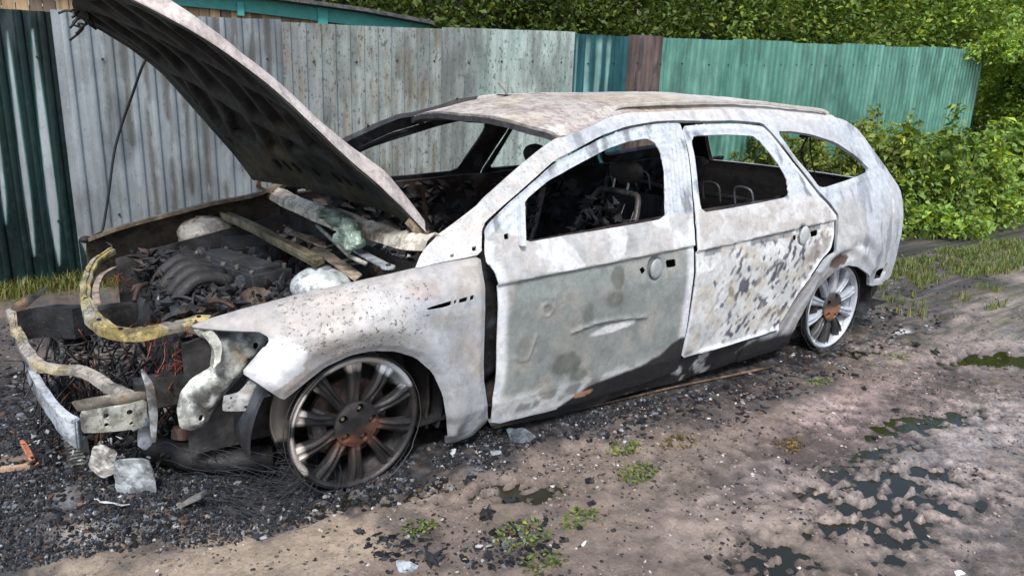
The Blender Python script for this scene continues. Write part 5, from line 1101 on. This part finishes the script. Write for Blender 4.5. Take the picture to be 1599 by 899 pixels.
for q in range(ng): fence_sheet(xg+(xe-xg)*q/ng, xg+(xe-xg)*(q+1)/ng+.004, 'green', 'green sheet', 6+q)
for xx in np.arange(-1.2, xe, .355):
    z = np.interp(xx, top[:, 0], top[:, 2])-.26-.02*RNG.random(); xr = (math.floor(xx/PITCH)+.15)*PITCH
    for zz in (z, .42+.02*RNG.random()):
        m = MB(); m.cyl((xr, FYx(xr)-.008, zz), (0, 1, 0), .008, .012, (.03, .035, .04), 8); m.build('screw', M_METAL, fence)
m = MB(); m.beam([(top[0, 0], FYx(top[0, 0])+.03, 1.42), (xe, FYx(xe)+.03, 1.75)], (0, .015, 0), (0, 0, .02), (.08, .08, .08)); m.build('rail', M_METAL, fence)
for xx in np.arange(-1.0, xe, 2.4):
    m = MB(); m.beam([(xx, FYx(xx)+.07, -.02), (xx, FYx(xx)+.07, 1.6)], (.03, 0, 0), (0, .02, 0), (.10, .09, .08)); m.build('post', M_METAL, fence)
# low boards and tufts at the foot of the fence are built with the plants

# ------------------------------------------------------------------ shed behind the fence
shed = empty('wooden_shed', (1.0, 5.2, 0)); tag(shed, 'brown plank shed with a teal fascia peeking over the left of the fence', 'shed')
SY = 4.6
def US(px, py): return UY(px, py, SY)
fa = [US(-200, -75), US(100, -32), US(378, -2), US(560, 22), US(668, 42)]
fx = np.array([p[0] for p in fa]); fz = np.array([p[2] for p in fa]); xR = fa[-1][0]
x = fx[0]; k = 0
m = MB(); g = np.random.default_rng(5)
wallV = MB()
while x < xR-.02:
    w = .095; zt_ = np.interp(x+w/2, fx, fz)-.02; tone = g.uniform(.6, 1.25); cc = np.array([.36, .25, .15])*tone if g.random() > .25 else np.array([.16, .12, .09])*tone
    wallV.box((x+w/2, SY+g.uniform(0, .01), zt_/2), (w/2-.003, .011, zt_/2), cc); x += w
o = wallV.build('plank_wall', M_WOOD, shed, .35); 
for nm, off, hh, cc, mt, yo, th in (('fascia', -.055, .065, (.055, .30, .28), M_TEAL, -.03, .014), ('roof', .035, .018, (.10, .10, .105), M_METAL, .0, .12)):
    m = MB(); Pq = np.array([[p[0], SY+yo, p[2]+off] for p in fa])
    if nm == 'roof': Pq[:, 1] += .7; th = .86
    m.beam(Pq, (0, th, 0), (0, 0, hh), cc); m.build(nm, mt, shed, .2)
m = MB(); c = US(500, 18); m.box(c+[0, -.05, -.06], (.05, .02, .09), (.06, .32, .30)); c = US(372, 6); m.box(c+[0, -.05, -.05], (.03, .02, .06), (.06, .32, .30)); m.build('rafter_end', M_TEAL, shed)
m = MB(); m.box((xR-.05, SY+.9, 1.0), (.02, .85, .98), (.2, .15, .1)); m.build('side_wall', M_WOOD, shed, .3)

# ------------------------------------------------------------------ plants
def leaf_mesh(name, C0, N, size, base, up=.4, droop=0., mat=None, parent=None, aspect=.55, seed=0, tone=.45):
    """N leaves, each a folded blade of four small faces, placed at C0 (N,3)"""
    g = np.random.default_rng(seed); N = len(C0)
    nrm = g.normal(size=(N, 3)); nrm[:, 2] = np.abs(nrm[:, 2])+up; nrm /= np.linalg.norm(nrm, axis=1)[:, None]
    a = g.normal(size=(N, 3)); a[:, 2] -= droop; a -= nrm*(a*nrm).sum(1)[:, None]; a /= np.linalg.norm(a, axis=1)[:, None]; b = np.cross(nrm, a)
    s = np.asarray(size)*g.uniform(.5, 1.45, N)[:, None]; w = s*aspect
    p0 = C0; p1 = C0+a*s*.35+b*w*.5+nrm*s*.08; p2 = C0+a*s-nrm*s*.12; p3 = C0+a*s*.35-b*w*.5+nrm*s*.08; pm = C0+a*s*.5
    V = np.stack([p0, p1, p2, p3, pm], 1).reshape(-1, 3); i = np.arange(N)*5
    F = np.concatenate([np.stack([i, i+1, i+4], 1), np.stack([i+1, i+2, i+4], 1), np.stack([i+2, i+3, i+4], 1), np.stack([i+3, i, i+4], 1)])
    t = g.uniform(1-tone, 1+tone, N)[:, None]; c = np.asarray(base)*t*(.45+1.1*fbm(C0, 3.0, 3, seed))[:, None]; yel = (g.random(N) < .22)[:, None]; c = np.where(yel, c*[1.7, 1.35, .8], c)
    C = np.repeat(c, 5, 0)
    return mk(name, V, F, mat or M_LEAF, parent, C, 0, False)
def clumps(center, rad, ncl, per, seed, spread=.22, shell=.5, flat=1.):
    g = np.random.default_rng(seed); d = g.normal(size=(ncl, 3)); d /= np.linalg.norm(d, axis=1)[:, None]
    r = (shell+(1-shell)*g.random(ncl))**.7; c = d*r[:, None]*rad
    P = np.repeat(c, per, 0)+g.normal(size=(ncl*per, 3))*spread*np.asarray(rad).mean()*[1, 1, .7]
    return P+center, c+center
def tree(name, foot, cz, rad, ncl, per, size, base, label, cat, group=None, seed=0, trunk=.09, spread=.2):
    t = empty(name, (foot[0], foot[1], 0)); tag(t, label, cat, group)
    ctr = np.array([foot[0], foot[1], cz]); P, cc = clumps(ctr, np.array(rad), ncl, per, seed, spread, .45)
    P = P[P[:, 2] > .15]
    leaf_mesh('crown', P, 0, size, base, parent=t, seed=seed)
    m = MB(); g = np.random.default_rng(seed); m.tube(smoothpath([(foot[0], foot[1], -.05), (foot[0]+.08, foot[1], cz*.5), (foot[0]+g.uniform(-.1, .1), foot[1]+.05, cz)], 8), np.linspace(trunk, trunk*.5, 9), (.09, .075, .06), 8)
    for c in cc[::max(1, len(cc)//14)]:
        s = np.array([foot[0]+.05, foot[1], cz*.55]); m.tube(smoothpath([s, (s+c)/2+g.uniform(-.15, .15, 3), c], 6), np.linspace(trunk*.35, .008, 7), (.11, .095, .075), 5)
    m.build('trunk', M_BARK, t, .2, True)
    return t
def at_depth(px, py, D): return CAM+ray((px, py))[0]*D
g = np.random.default_rng(8)
ROW = [(455, 9.5, 'dark leafy tree behind the shed roof'), (560, 10.5, 'tree just right of the shed roof, above the speckled fence sheet'), (670, 9.0, 'leafy tree above the join of the pale grey and mint fence sheets'), (780, 10.5, 'leafy tree above the middle of the mint fence sheet'), (885, 8.8, 'tree with thin bare stems above the dark teal fence sheet'), (990, 10.5, 'dark tree above the brown fence sheet'),
       (1095, 9.0, 'tree above the left end of the green fence'), (1200, 10.5, 'leafy tree above the first third of the green fence'), (1300, 9.2, 'bright leafy tree above the middle of the green fence'), (1405, 10.5, 'leafy tree above the right part of the green fence'), (1500, 9.5, 'bright tree behind the right end of the green fence'), (1610, 11, 'tall tree at the right edge of the photo')]
for k, (px, D, lb) in enumerate(ROW):
    D = max(D, (UF(px, 70)-CAM)@_d+2.9); c = at_depth(px, -20*9.5/D, D); c[2] = 3.3; br = .8+.5*(px > 1050)+.4*(px > 1350)  # br: leaf colour painted brighter further right, to look sunlit
    tree('deciduous_tree', c, max(2.3, c[2]+.1), (1.15*max(1, D/10), 1.1*max(1, D/10), 3.0), 170, 150, .078*max(1, D/11), np.array([.105, .165, .042])*br, lb, 'tree', 'trees behind the fence', 100+k, .07, .115)
for k in range(9):
    px = 380+k*150; c = at_depth(px, 0, 21); lb = ['behind the shed roof', 'behind the pale grey fence sheets', 'behind the mint fence sheet', 'behind the dark teal fence sheet', 'behind the start of the green fence', 'behind the first half of the green fence', 'behind the second half of the green fence', 'behind the overgrown fence end', 'at the right edge of the photo'][k]; o = tree('deciduous_tree', c, 2.8, (2.5, 1.8, 2.9), 80, 120, .19, np.array([.028, .05, .018]), 'dark tree of the far row, '+lb, 'tree', 'far row of trees', 300+k, .12, .24)
# a wood far behind everything
P = np.concatenate([clumps(np.array([10+i*3.6, 32-i*1.9+6, 3.6]), np.array([2.9, 2.4, 4.2]), 40, 60, 500+i, .25)[0] for i in range(-3, 9)])
tag(leaf_mesh('distant_wood', P, 0, .38, (.02, .036, .014), seed=9), 'dark mass of a wood far behind the fence', 'woodland', kind='stuff')
# bushes in front of the fence at the right
def bush(name, px, base_y, top_y, rx, ncl, per, size, base, label, seed, group='bushes in front of the green fence', push=.35):
    b0 = G(px, base_y); b0 = b0+[push*.5, push, 0]; D = (b0-CAM)@_d; tp = at_depth(px, top_y, D); h = max(.3, tp[2])
    t = empty(name, (b0[0], b0[1], 0)); tag(t, label, 'bush', group)
    g = np.random.default_rng(seed); n = int(ncl*1.25); PL = []; SZ = []; stems = []
    for q in range(n):
        a = g.uniform(0, 2*np.pi); r = math.sqrt(g.random())*rx; f = b0+[r*math.cos(a)*.8, r*math.sin(a)*.65, 0]; f[2] = -.02
        hh = h*g.uniform(.45, 1.08)*(1-.30*(r/rx)**2); ln = np.array([g.normal()*.16*hh, g.normal()*.16*hh, hh]); tip = f+ln; tip = f+ln*(1.18 if q % 9 == 0 else 1); mid = (f+tip)/2+g.normal(size=3)*.05*hh
        t_ = g.uniform(.15, 1.02, int(per*.85*(.5+hh))); pt = (f*(1-t_)[:, None]**2+2*mid*(t_*(1-t_))[:, None]+tip*(t_**2)[:, None]); w_ = (.15*(1.1-t_))[:, None]
        PL.append(pt+g.normal(size=pt.shape)*w_*[1, 1, .6]); SZ.append(np.full(len(pt), g.uniform(.65, 1.45))); stems.append((f, mid, tip))
    P = np.concatenate(PL); S_ = np.concatenate(SZ)[:, None]; k = P[:, 2] > .02; leaf_mesh('foliage', P[k], 0, size*S_[k], base, parent=t, seed=seed, up=.5, droop=.8, tone=.6)
    for f, mid, tip in stems[::max(1, n//26)]:
        m = MB(); m.tube(smoothpath([f, mid, tip], 8), np.linspace(.009, .003, len(smoothpath([f, mid, tip], 8))), (.14, .12, .06), 5); m.build('stem', M_BARK, t, 0, True)
GB = np.array([.15, .235, .055])
bush('leafy_bush', 1395, 352, 183, .55, 75, 110, .070, GB*[1.15, 1., 1.1], 'tall reddish-tipped bush right behind the tail of the car', 21)
bush('leafy_bush', 1470, 360, 196, .60, 85, 120, .072, GB, 'broad green bush against the middle of the green fence', 22)
bush('leafy_bush', 1545, 355, 205, .60, 80, 120, .072, GB*1.15, 'bright green bush beside the overgrown fence end', 23)
bush('leafy_bush', 1600, 345, 195, .60, 70, 110, .075, GB*1.2, 'bush cut off by the right edge of the photo', 24)
bush('leafy_bush', 1330, 345, 195, .65, 60, 90, .065, GB*[.9, .8, .9], 'bush seen through the rear side window of the car', 25)
bush('leafy_bush', 1230, 330, 183, .75, 60, 90, .065, GB*[.8, .7, .8], 'low bush behind the car, seen through its rear door window', 26)
bush('leafy_bush', 1430, 372, 300, .45, 45, 90, .055, GB*1.1, 'low bush at the edge of the burnt ground', 27)
bush('leafy_bush', 1520, 378, 305, .50, 50, 90, .055, GB*1.2, 'low bright bush above the grass patch', 28)
# climbing mass over the fence's right end
c0 = at_depth(1625, 175, (UF(1600, 200)-CAM)@_d*.92)
cl = empty('climbing_shrub', (c0[0], c0[1], 0)); tag(cl, 'tall bright green climber smothering the right end of the fence', 'shrub')
P = np.concatenate([clumps(c0, np.array([.85, .85, 1.15]), 80, 140, 31, .17, .4)[0], clumps(c0+[-.5, .1, .95], np.array([1.1, .5, .40]), 55, 110, 32, .17, .3)[0], clumps(c0+[-1.6, .15, 1.02], np.array([1.0, .35, .20]), 40, 80, 33, .20, .3)[0], clumps(c0+[0, 0, -1.1], np.array([.9, .8, .6]), 50, 120, 34, .18, .4)[0]])
leaf_mesh('foliage', P, 0, .085, GB*1.3, parent=cl, seed=35)
m = MB(); g = np.random.default_rng(3)
for k in range(14): m.tube(smoothpath([c0*[1, 1, 0]+[g.uniform(-.3, .3), g.uniform(-.2, .2), 0], c0+g.uniform(-.4, .4, 3), c0+[g.uniform(-1.2, .6), g.uniform(-.3, .3), g.uniform(.2, 1.3)]], 10), .014, (.10, .09, .06), 5)
m.build('stem', M_BARK, cl, .2, True)
# grass
def grass(name, cx, cy, hgt, col, seed, label):
    g = np.random.default_rng(seed); N = len(cx); z = ground_h(cx, cy); a = g.uniform(0, 2*np.pi, N); h = hgt*g.uniform(.4, 1.4, N); ln = g.uniform(.1, .8, N)*h; w = .0035+.002*g.random(N)
    dx, dy = np.cos(a), np.sin(a); b = np.stack([cx, cy, z-.003], 1); s = np.stack([-dy*w, dx*w, 0*w], 1)
    m_ = b+np.stack([dx*ln*.35, dy*ln*.35, h*.6], 1); t = b+np.stack([dx*ln, dy*ln, h], 1)
    V = np.stack([b-s, b+s, m_+s*.7, m_-s*.7, t], 1).reshape(-1, 3); i = np.arange(N)*5; F = np.concatenate([np.stack([i, i+1, i+2], 1), np.stack([i, i+2, i+3], 1), np.stack([i+3, i+2, i+4], 1)])
    c = np.asarray(col)*g.uniform(.6, 1.4, (N, 1)); dry = (g.random(N) < .2)[:, None]; c = np.where(dry, np.array([.26, .22, .10])*g.uniform(.7, 1.2, (N, 1)), c)
    o = mk(name, V, F, M_LEAF, None, np.repeat(c, 5, 0), 0, False); tag(o, label, 'grass', kind='stuff')
g = np.random.default_rng(77)
def scat(px, rx, ry, N, thr=.0, sc=4, ang=0.):
    c = G(*px); r = np.sqrt(g.random(N)); a = g.uniform(0, 2*np.pi, N); u, v = r*np.cos(a)*rx, r*np.sin(a)*ry
    x = c[0]+u*math.cos(ang)-v*math.sin(ang); y = c[1]+u*math.sin(ang)+v*math.cos(ang)
    k = fbm(np.stack([x, y, x*0], 1), sc, 3, 5) > thr; return x[k], y[k]
xs, ys = zip(scat((1540, 404), 1.6, .36, 9000, .56, 7), scat((1599, 400), 1.2, .4, 5000, .50, 6), scat((1500, 352), 1.6, .35, 3500, .52), scat((1400, 430), .8, .3, 2000, .58, 8), scat((1480, 470), .8, .3, 1200, .6, 9))
grass('grass', np.concatenate(xs), np.concatenate(ys), .055, (.15, .20, .07), 1, 'short green and dry grass patch at the right edge of the mud')
x = g.uniform(-1.6, 5.5, 9000); y = FYx(x)-.02-np.abs(g.normal(size=9000))*.10
grass('grass', x, y, .08, (.13, .15, .04), 2, 'thin yellow-green grass along the foot of the fence')
for k, (px, r, n, lb) in enumerate((((975, 705), .055, 130, 'small green weed patch left of the mud track, nearest the sill'), ((995, 742), .06, 170, 'bright green weed tuft on the bare mud beside the car'), ((905, 812), .05, 110, 'weed tuft at the bottom centre of the photo'), ((815, 840), .07, 160, 'weed clump growing among soot at the bottom of the photo'), ((655, 828), .04, 70, 'tiny weed left of the dark soot island'),
                                  ((1235, 692), .05, 100, 'reddish creeping weed between the puddles'), ((1278, 600), .05, 80, 'small weed in the mud in front of the rear wheel'), ((1060, 695), .06, 100, 'reddish low weed beside the bright green tuft'), ((845, 880), .05, 110, 'weed tuft cut by the bottom edge of the photo'), ((1400, 560), .05, 60, 'tiny weed right of the rear wheel'))):
    x, y = scat(px, r*1.5, r, n); z = ground_h(x, y)+np.random.default_rng(k).uniform(0, .016, len(x)); c = G(*px); t = empty('weed_plant', (c[0], c[1], 0)); tag(t, lb, 'weed', 'weeds in the mud')
    leaf_mesh('leaves', np.stack([x, y, z], 1), 0, .017, (.12, .17, .05) if 'red' not in lb else (.16, .12, .05), parent=t, seed=k+60, up=1.)

# ------------------------------------------------------------------ ash litter and scraps
ICO = None
def ico():
    bm = bmesh.new(); bmesh.ops.create_icosphere(bm, subdivisions=1, radius=1); V = np.array([tuple(v.co) for v in bm.verts]); F = np.array([[v.index for v in f.verts] for f in bm.faces]); bm.free(); return V, F
IV, IF = ico()
def litter(name, x, y, smin, smax, cols, pr, seed, label, flat=.45):
    g = np.random.default_rng(seed); N = len(x); s = smin+(smax-smin)*g.random(N)**4.5; sc = s[:, None]*np.stack([g.uniform(.5, 1.5, N), g.uniform(.4, 1.2, N), g.uniform(.2, .9, N)*flat*1.6], 1)
    d = 1+g.uniform(-.45, .45, (N, len(IV))); V = IV[None]*d[..., None]*sc[:, None]; a = g.uniform(0, 2*np.pi, N); ca, sa = np.cos(a)[:, None], np.sin(a)[:, None]
    V = np.stack([V[..., 0]*ca-V[..., 1]*sa, V[..., 0]*sa+V[..., 1]*ca, V[..., 2]], -1); V += np.stack([x, y, ground_h(x, y)+sc[:, 2]*.35], 1)[:, None]
    F = (IF[None]+(np.arange(N)*len(IV))[:, None, None]).reshape(-1, 3); c = np.asarray(cols)[g.choice(len(cols), N, p=pr)]*g.uniform(.6, 1.4, (N, 1))
    o = mk(name, V.reshape(-1, 3), F, M_DEBRIS, None, np.repeat(c, len(IV), 0), 0, False); tag(o, label, 'debris', kind='stuff')
cols = [(.012, .012, .014), (.030, .033, .040), (.12, .13, .145), (.38, .39, .40), (.12, .07, .045), (.25, .20, .17)]; pr = [.58, .25, .08, .03, .04, .02]
xs, ys = zip(scat((190, 755), .62, .40, 5000, .38, 6), scat((40, 640), .6, .5, 7000, .3), scat((420, 780), .40, .22, 1500, .40, 8), scat((700, 722), .42, .15, 2600, .42, 9, .3), scat((900, 672), .6, .12, 1800, .42, 9, .1), scat((1080, 645), .6, .20, 2600, .45, 8), scat((1210, 600), .6, .18, 2000, .42, 8), scat((1330, 520), .9, .30, 3000, .40, 6), scat((1400, 430), 1.6, .5, 3500, .4, 5), scat((640, 845), .14, .12, 500, .45, 9), scat((810, 850), .2, .10, 800, .45, 9), scat((100, 560), .5, .8, 3000, .3))
litter('burnt_debris', np.concatenate(xs), np.concatenate(ys), .0012, .015, cols, pr, 4, 'black and grey ash and burnt crumbs strewn round the nose and along the car')
xs, ys = zip(scat((170, 775), .55, .36, 30000, .33, 7), scat((20, 720), .25, .4, 5000, .3, 8), scat((420, 785), .36, .20, 9000, .36, 9), scat((690, 725), .35, .13, 5000, .40, 9, .3), scat((900, 672), .6, .12, 4000, .40, 9, .1))
litter('ash_crumbs', np.concatenate(xs), np.concatenate(ys), .0010, .0075, [(.014, .015, .018), (.035, .040, .050), (.10, .11, .13), (.28, .29, .30), (.07, .045, .03)], [.50, .29, .13, .05, .03], 14, 'fine black and blue-grey ash crumbs matted round the nose and front wheel', 1.1)
xs, ys = zip(scat((1300, 700), 1.5, .7, 9000, .42, 5), scat((1000, 800), 1.0, .5, 6000, .42, 6), scat((1450, 560), 2.0, .8, 8000, .42, 5), scat((500, 860), 1.1, .4, 5000, .42, 6))
litter('gravel', np.concatenate(xs), np.concatenate(ys), 0.001, .0085, [(.03, .03, .035), (.22, .18, .16), (.40, .36, .34), (.10, .08, .07)], [.45, .3, .1, .15], 5, 'fine grit and stones scattered over the muddy track')
def lump(px, h, c, sd, name='charred_lump', label='small charred lump lying on the mud', cat='lump', group='charred lumps on the mud'):
    m = MB(); p = G(*px); z = ground_h(np.array([p[0]]), np.array([p[1]]))[0]; [shard(m, np.array([p[0], p[1], z+h[2]*.4])+RNG.uniform(-.35, .35, 3)*np.array(h), np.array(h)*RNG.uniform(.5, .95, 3), c) for _ in range(7)]; tag(m.build(name, M_CHAR, None, .5, False, .4), label, cat, group)
lr = random.Random(6)
LP = [((797, 782), .035), ((733, 755), .032), ((760, 812), .040), ((678, 875), .035), ((920, 752), .022), ((925, 790), .018), ((715, 690), .03), ((805, 688), .045), ((1000, 662), .03), ((1368, 680), .02), ((1385, 672), .018), ((1400, 640), .022), ((1527, 792), .016), ((1105, 872), .014), ((1290, 815), .012), ((760, 870), .02), ((1430, 545), .03), ((1460, 552), .03), ((1335, 590), .03), ((905, 825), .016), ((562, 835), .02), ((1010, 800), .012), ((1230, 720), .018), ((1350, 610), .022)]
LL = ['black lump beside the murky brown puddle behind the front wheel', 'black lump at the left end of the brown puddle', 'black lump between the brown puddle and the soot island', 'black lump at the bottom edge beside the silvery scrap', 'black round lump between the puddle and the bright green weed', 'small black lump right below the round lump', 'black lump under the gap between wing and front door', 'larger black lump on top of the blue-grey scrap', 'black lump in the soot below the middle of the sill',
      'upper of two small lumps on the track right of the sill', 'lower left of two small lumps on the track right of the sill', 'charred bit just left above the pale puddle', 'tiny lump right of the big dark puddle', 'tiny lump on the smooth mud at the bottom', 'tiny lump left of the bottom puddle', 'small lump in the soot island at the bottom', 'charred piece right of the rear wheel', 'second charred piece further right of the rear wheel', 'charred lump in front of the rear wheel', 'small lump just below the bright green weed', 'small lump on the bare mud below the front wheel', 'tiny black crumb beside the brighter green weed', 'small lump in the middle of the wet track', 'lump at the rear end of the trim strip']
for k, (px, s) in enumerate(LP): lump(px, (s*lr.uniform(.8, 1.3), s*lr.uniform(.6, 1.), s*lr.uniform(.35, .6)), (.016, .017, .020), 700+k, label=LL[k])
def scrap(name, pts, h, col, label, cat, thick=.004, crumple=.02, mat=M_METAL, sp=.3, sd=0, lift=0.):
    """a crumpled flat piece lying or leaning on the ground; pts: (px,py,z)"""
    P = np.array([G(x, y, z) for x, y, z in pts]); hh_ = float(ground_h(P[:, 0], P[:, 1]).mean()); P = np.array([G(x, y, z+hh_) for x, y, z in pts]); c = P.mean(0); 
    sv = np.linalg.svd(P-c)[2]; u, v, n_ = sv[0], sv[1], sv[2]; Q = np.stack([(P-c)@u, (P-c)@v], 1)
    vv_, f, O, _ = fill(chaikin(Q, 1), [], .012); V = c+vv_[:, :1]*u+vv_[:, 1:2]*v; V = V+n_*((fbm(V, 14, 4, sd)-.5)*crumple*2)[:, None]; V[:, 2] = np.maximum(V[:, 2], ground_h(V[:, 0], V[:, 1])-.004)
    C = np.asarray(col)*(1+.9*(fbm(V, 16, 4, sd+1)-.5))[:, None]; o = mk(name, V, f, mat, None, C, sp, False); solid(o, thick, 0); tag(o, label, cat); return o
scrap('ash_crusted_sheet', [(176, 722, .12), (190, 716, .13), (232, 716, .13), (240, 735, .09), (244, 772, .0), (226, 768, .01), (205, 774, .0), (182, 764, .01)], 0, (.30, .33, .35), 'grey ash-crusted sheet piece standing below the crash box', 'scrap', .006, .025, sd=2)
scrap('ash_crusted_sheet', [(146, 698, .14), (162, 692, .15), (184, 703, .13), (182, 735, .07), (160, 748, .04), (138, 728, .08)], 0, (.34, .33, .31), 'smaller pale ash lump leaning left of the grey sheet piece', 'scrap', .012, .04, sd=3)
scrap('ash_crusted_sheet', [(144, 772, .0), (160, 775, .04), (205, 786, .0), (188, 793, .0), (150, 792, .0)], 0, (.55, .57, .60), 'thin white flake under the grey sheet piece', 'scrap', .003, .02, sd=4)
scrap('melted_alloy', [(618, 878, .0), (640, 872, .02), (655, 885, .0), (640, 896, .0), (622, 893, .0)], 0, (.42, .45, .48), 'silvery melted scrap among soot at the bottom of the photo', 'scrap', .006, .02, sd=5)
scrap('melted_alloy', [(790, 672, .02), (818, 668, .04), (838, 684, .01), (826, 694, .0), (798, 692, .0)], 0, (.09, .11, .13), 'dark blue-grey scrap under the front edge of the door', 'scrap', .006, .025, sd=6)
scrap('ash_flake', [(702, 703, .0), (712, 699, .02), (712, 710, .0), (704, 712, .0)], 0, (.60, .62, .64), 'small white flake behind the front wheel', 'scrap', .003, .008, sd=7)
scrap('ash_flake', [(765, 705, .0), (782, 702, .012), (784, 710, .0), (768, 712, .0)], 0, (.45, .48, .52), 'blue-grey flake on the mud below the door gap', 'scrap', .003, .008, sd=8)
scrap('ash_flake', [(1488, 893, .0), (1500, 888, .012), (1508, 896, .0), (1494, 899, .0)], 0, (.62, .64, .66), 'white flake at the bottom right of the mud', 'scrap', .003, .008, sd=9)
scrap('copper_scrap', [(30, 688, .05), (36, 686, .06), (48, 704, .04), (62, 724, .01), (56, 728, .0), (42, 712, .02)], 0, (.45, .17, .09), 'orange-red strip of burnt metal left of the radiator stub', 'scrap', .004, .012, sd=10)
m = MB(); m.beam([G(0, 733, .02), G(25, 731, .025), G(50, 727, .02)], (.006, .01, 0), (0, 0, .008), (.40, .28, .20)); m.wob(.004, 20); tag(m.build('burnt_stick', M_WOOD, None, .5), 'pale half-burnt stick at the left edge of the photo', 'stick')
m = MB(); m.beam([G(92, 775, .02), G(112, 788, .02), G(132, 798, .01)], (.004, .004, 0), (0, 0, .004), (.30, .27, .22)); tag(m.build('burnt_stick', M_WOOD, None, .4), 'thin grey stick in the ash below the crash box', 'stick')
m = MB(); m.beam([G(268, 806, .0), G(290, 785, .04), G(318, 770, .09)], (.012, .010, 0), (0, 0, .008), (.20, .20, .20)); m.wob(.008, 20); tag(m.build('burnt_stick', M_CHAR, None, .6), 'charred splintered stick beside the wire tangle', 'stick')
m = MB(); Pq = smoothpath([G(x, y, .012) for x, y in ((768, 667), (870, 646), (980, 620), (1060, 602), (1130, 588), (1208, 572))], 40); m.beam(Pq, (0, .0035, 0), (0, 0, .003), (.22, .15, .10)); m.wob(.003, 3); tag(m.build('trim_strip', M_METAL, None, .3, colvar=.6), 'long thin rusty trim strip lying on the mud under the sill', 'trim')
m = MB(); c = G(912, 848, .004); m.tube([c+[-.013, -.006, 0], c+[.013, .006, .0]], .0042, (.75, .73, .68), 10); b = m.build('cigarette_butt', M_WOOD, None, 0, True); tag(b, 'tiny pale cigarette butt on the bare mud at the bottom centre', 'cigarette butt')
# steel cords of the burnt tyre lying in a tangle left of the front wheel
tw_ = empty('tyre_cord_tangle', tuple(G(400, 760))); tag(tw_, 'tangle of thin steel tyre cords spilled left of the front wheel', 'wire tangle')
g = np.random.default_rng(12)
for b_ in range(5):
    m = MB()
    for k in range(26):
        c = G(g.uniform(350, 450), g.uniform(735, 790), .0); R_ = g.uniform(.06, .22); a0 = g.uniform(0, 6.3); a = a0+np.linspace(0, g.uniform(2, 5.5), 26); til = g.uniform(-.9, .9)
        P_ = np.stack([c[0]+R_*np.cos(a), c[1]+R_*.8*np.sin(a), .02+.05*g.random()+R_*til*np.sin(a+1)+.01*g.normal()+0*a], 1); P_ = P_+np.stack([fbm(P_+k, 7, 2, 1)-.5, fbm(P_+k, 7, 2, 2)-.5, fbm(P_+k, 7, 2, 3)-.5], 1)*.05; P_[:, 2] = np.maximum(P_[:, 2], .006+.004*g.random()); m.tube(P_, 0.0008, (.05, .055, .065), 3, False)
    for k in range(5):
        p = G(330+g.uniform(-25, 25), 785+g.uniform(-10, 10), .02); q = G(g.uniform(300, 440), g.uniform(795, 850), .01); m.tube(smoothpath([p, (p+q)/2+[0, 0, .03*g.random()], q], 10), .0009, (.07, .075, .09), 3, False)
    o = m.build('steel_cords', M_WIRE, tw_, 0, True)
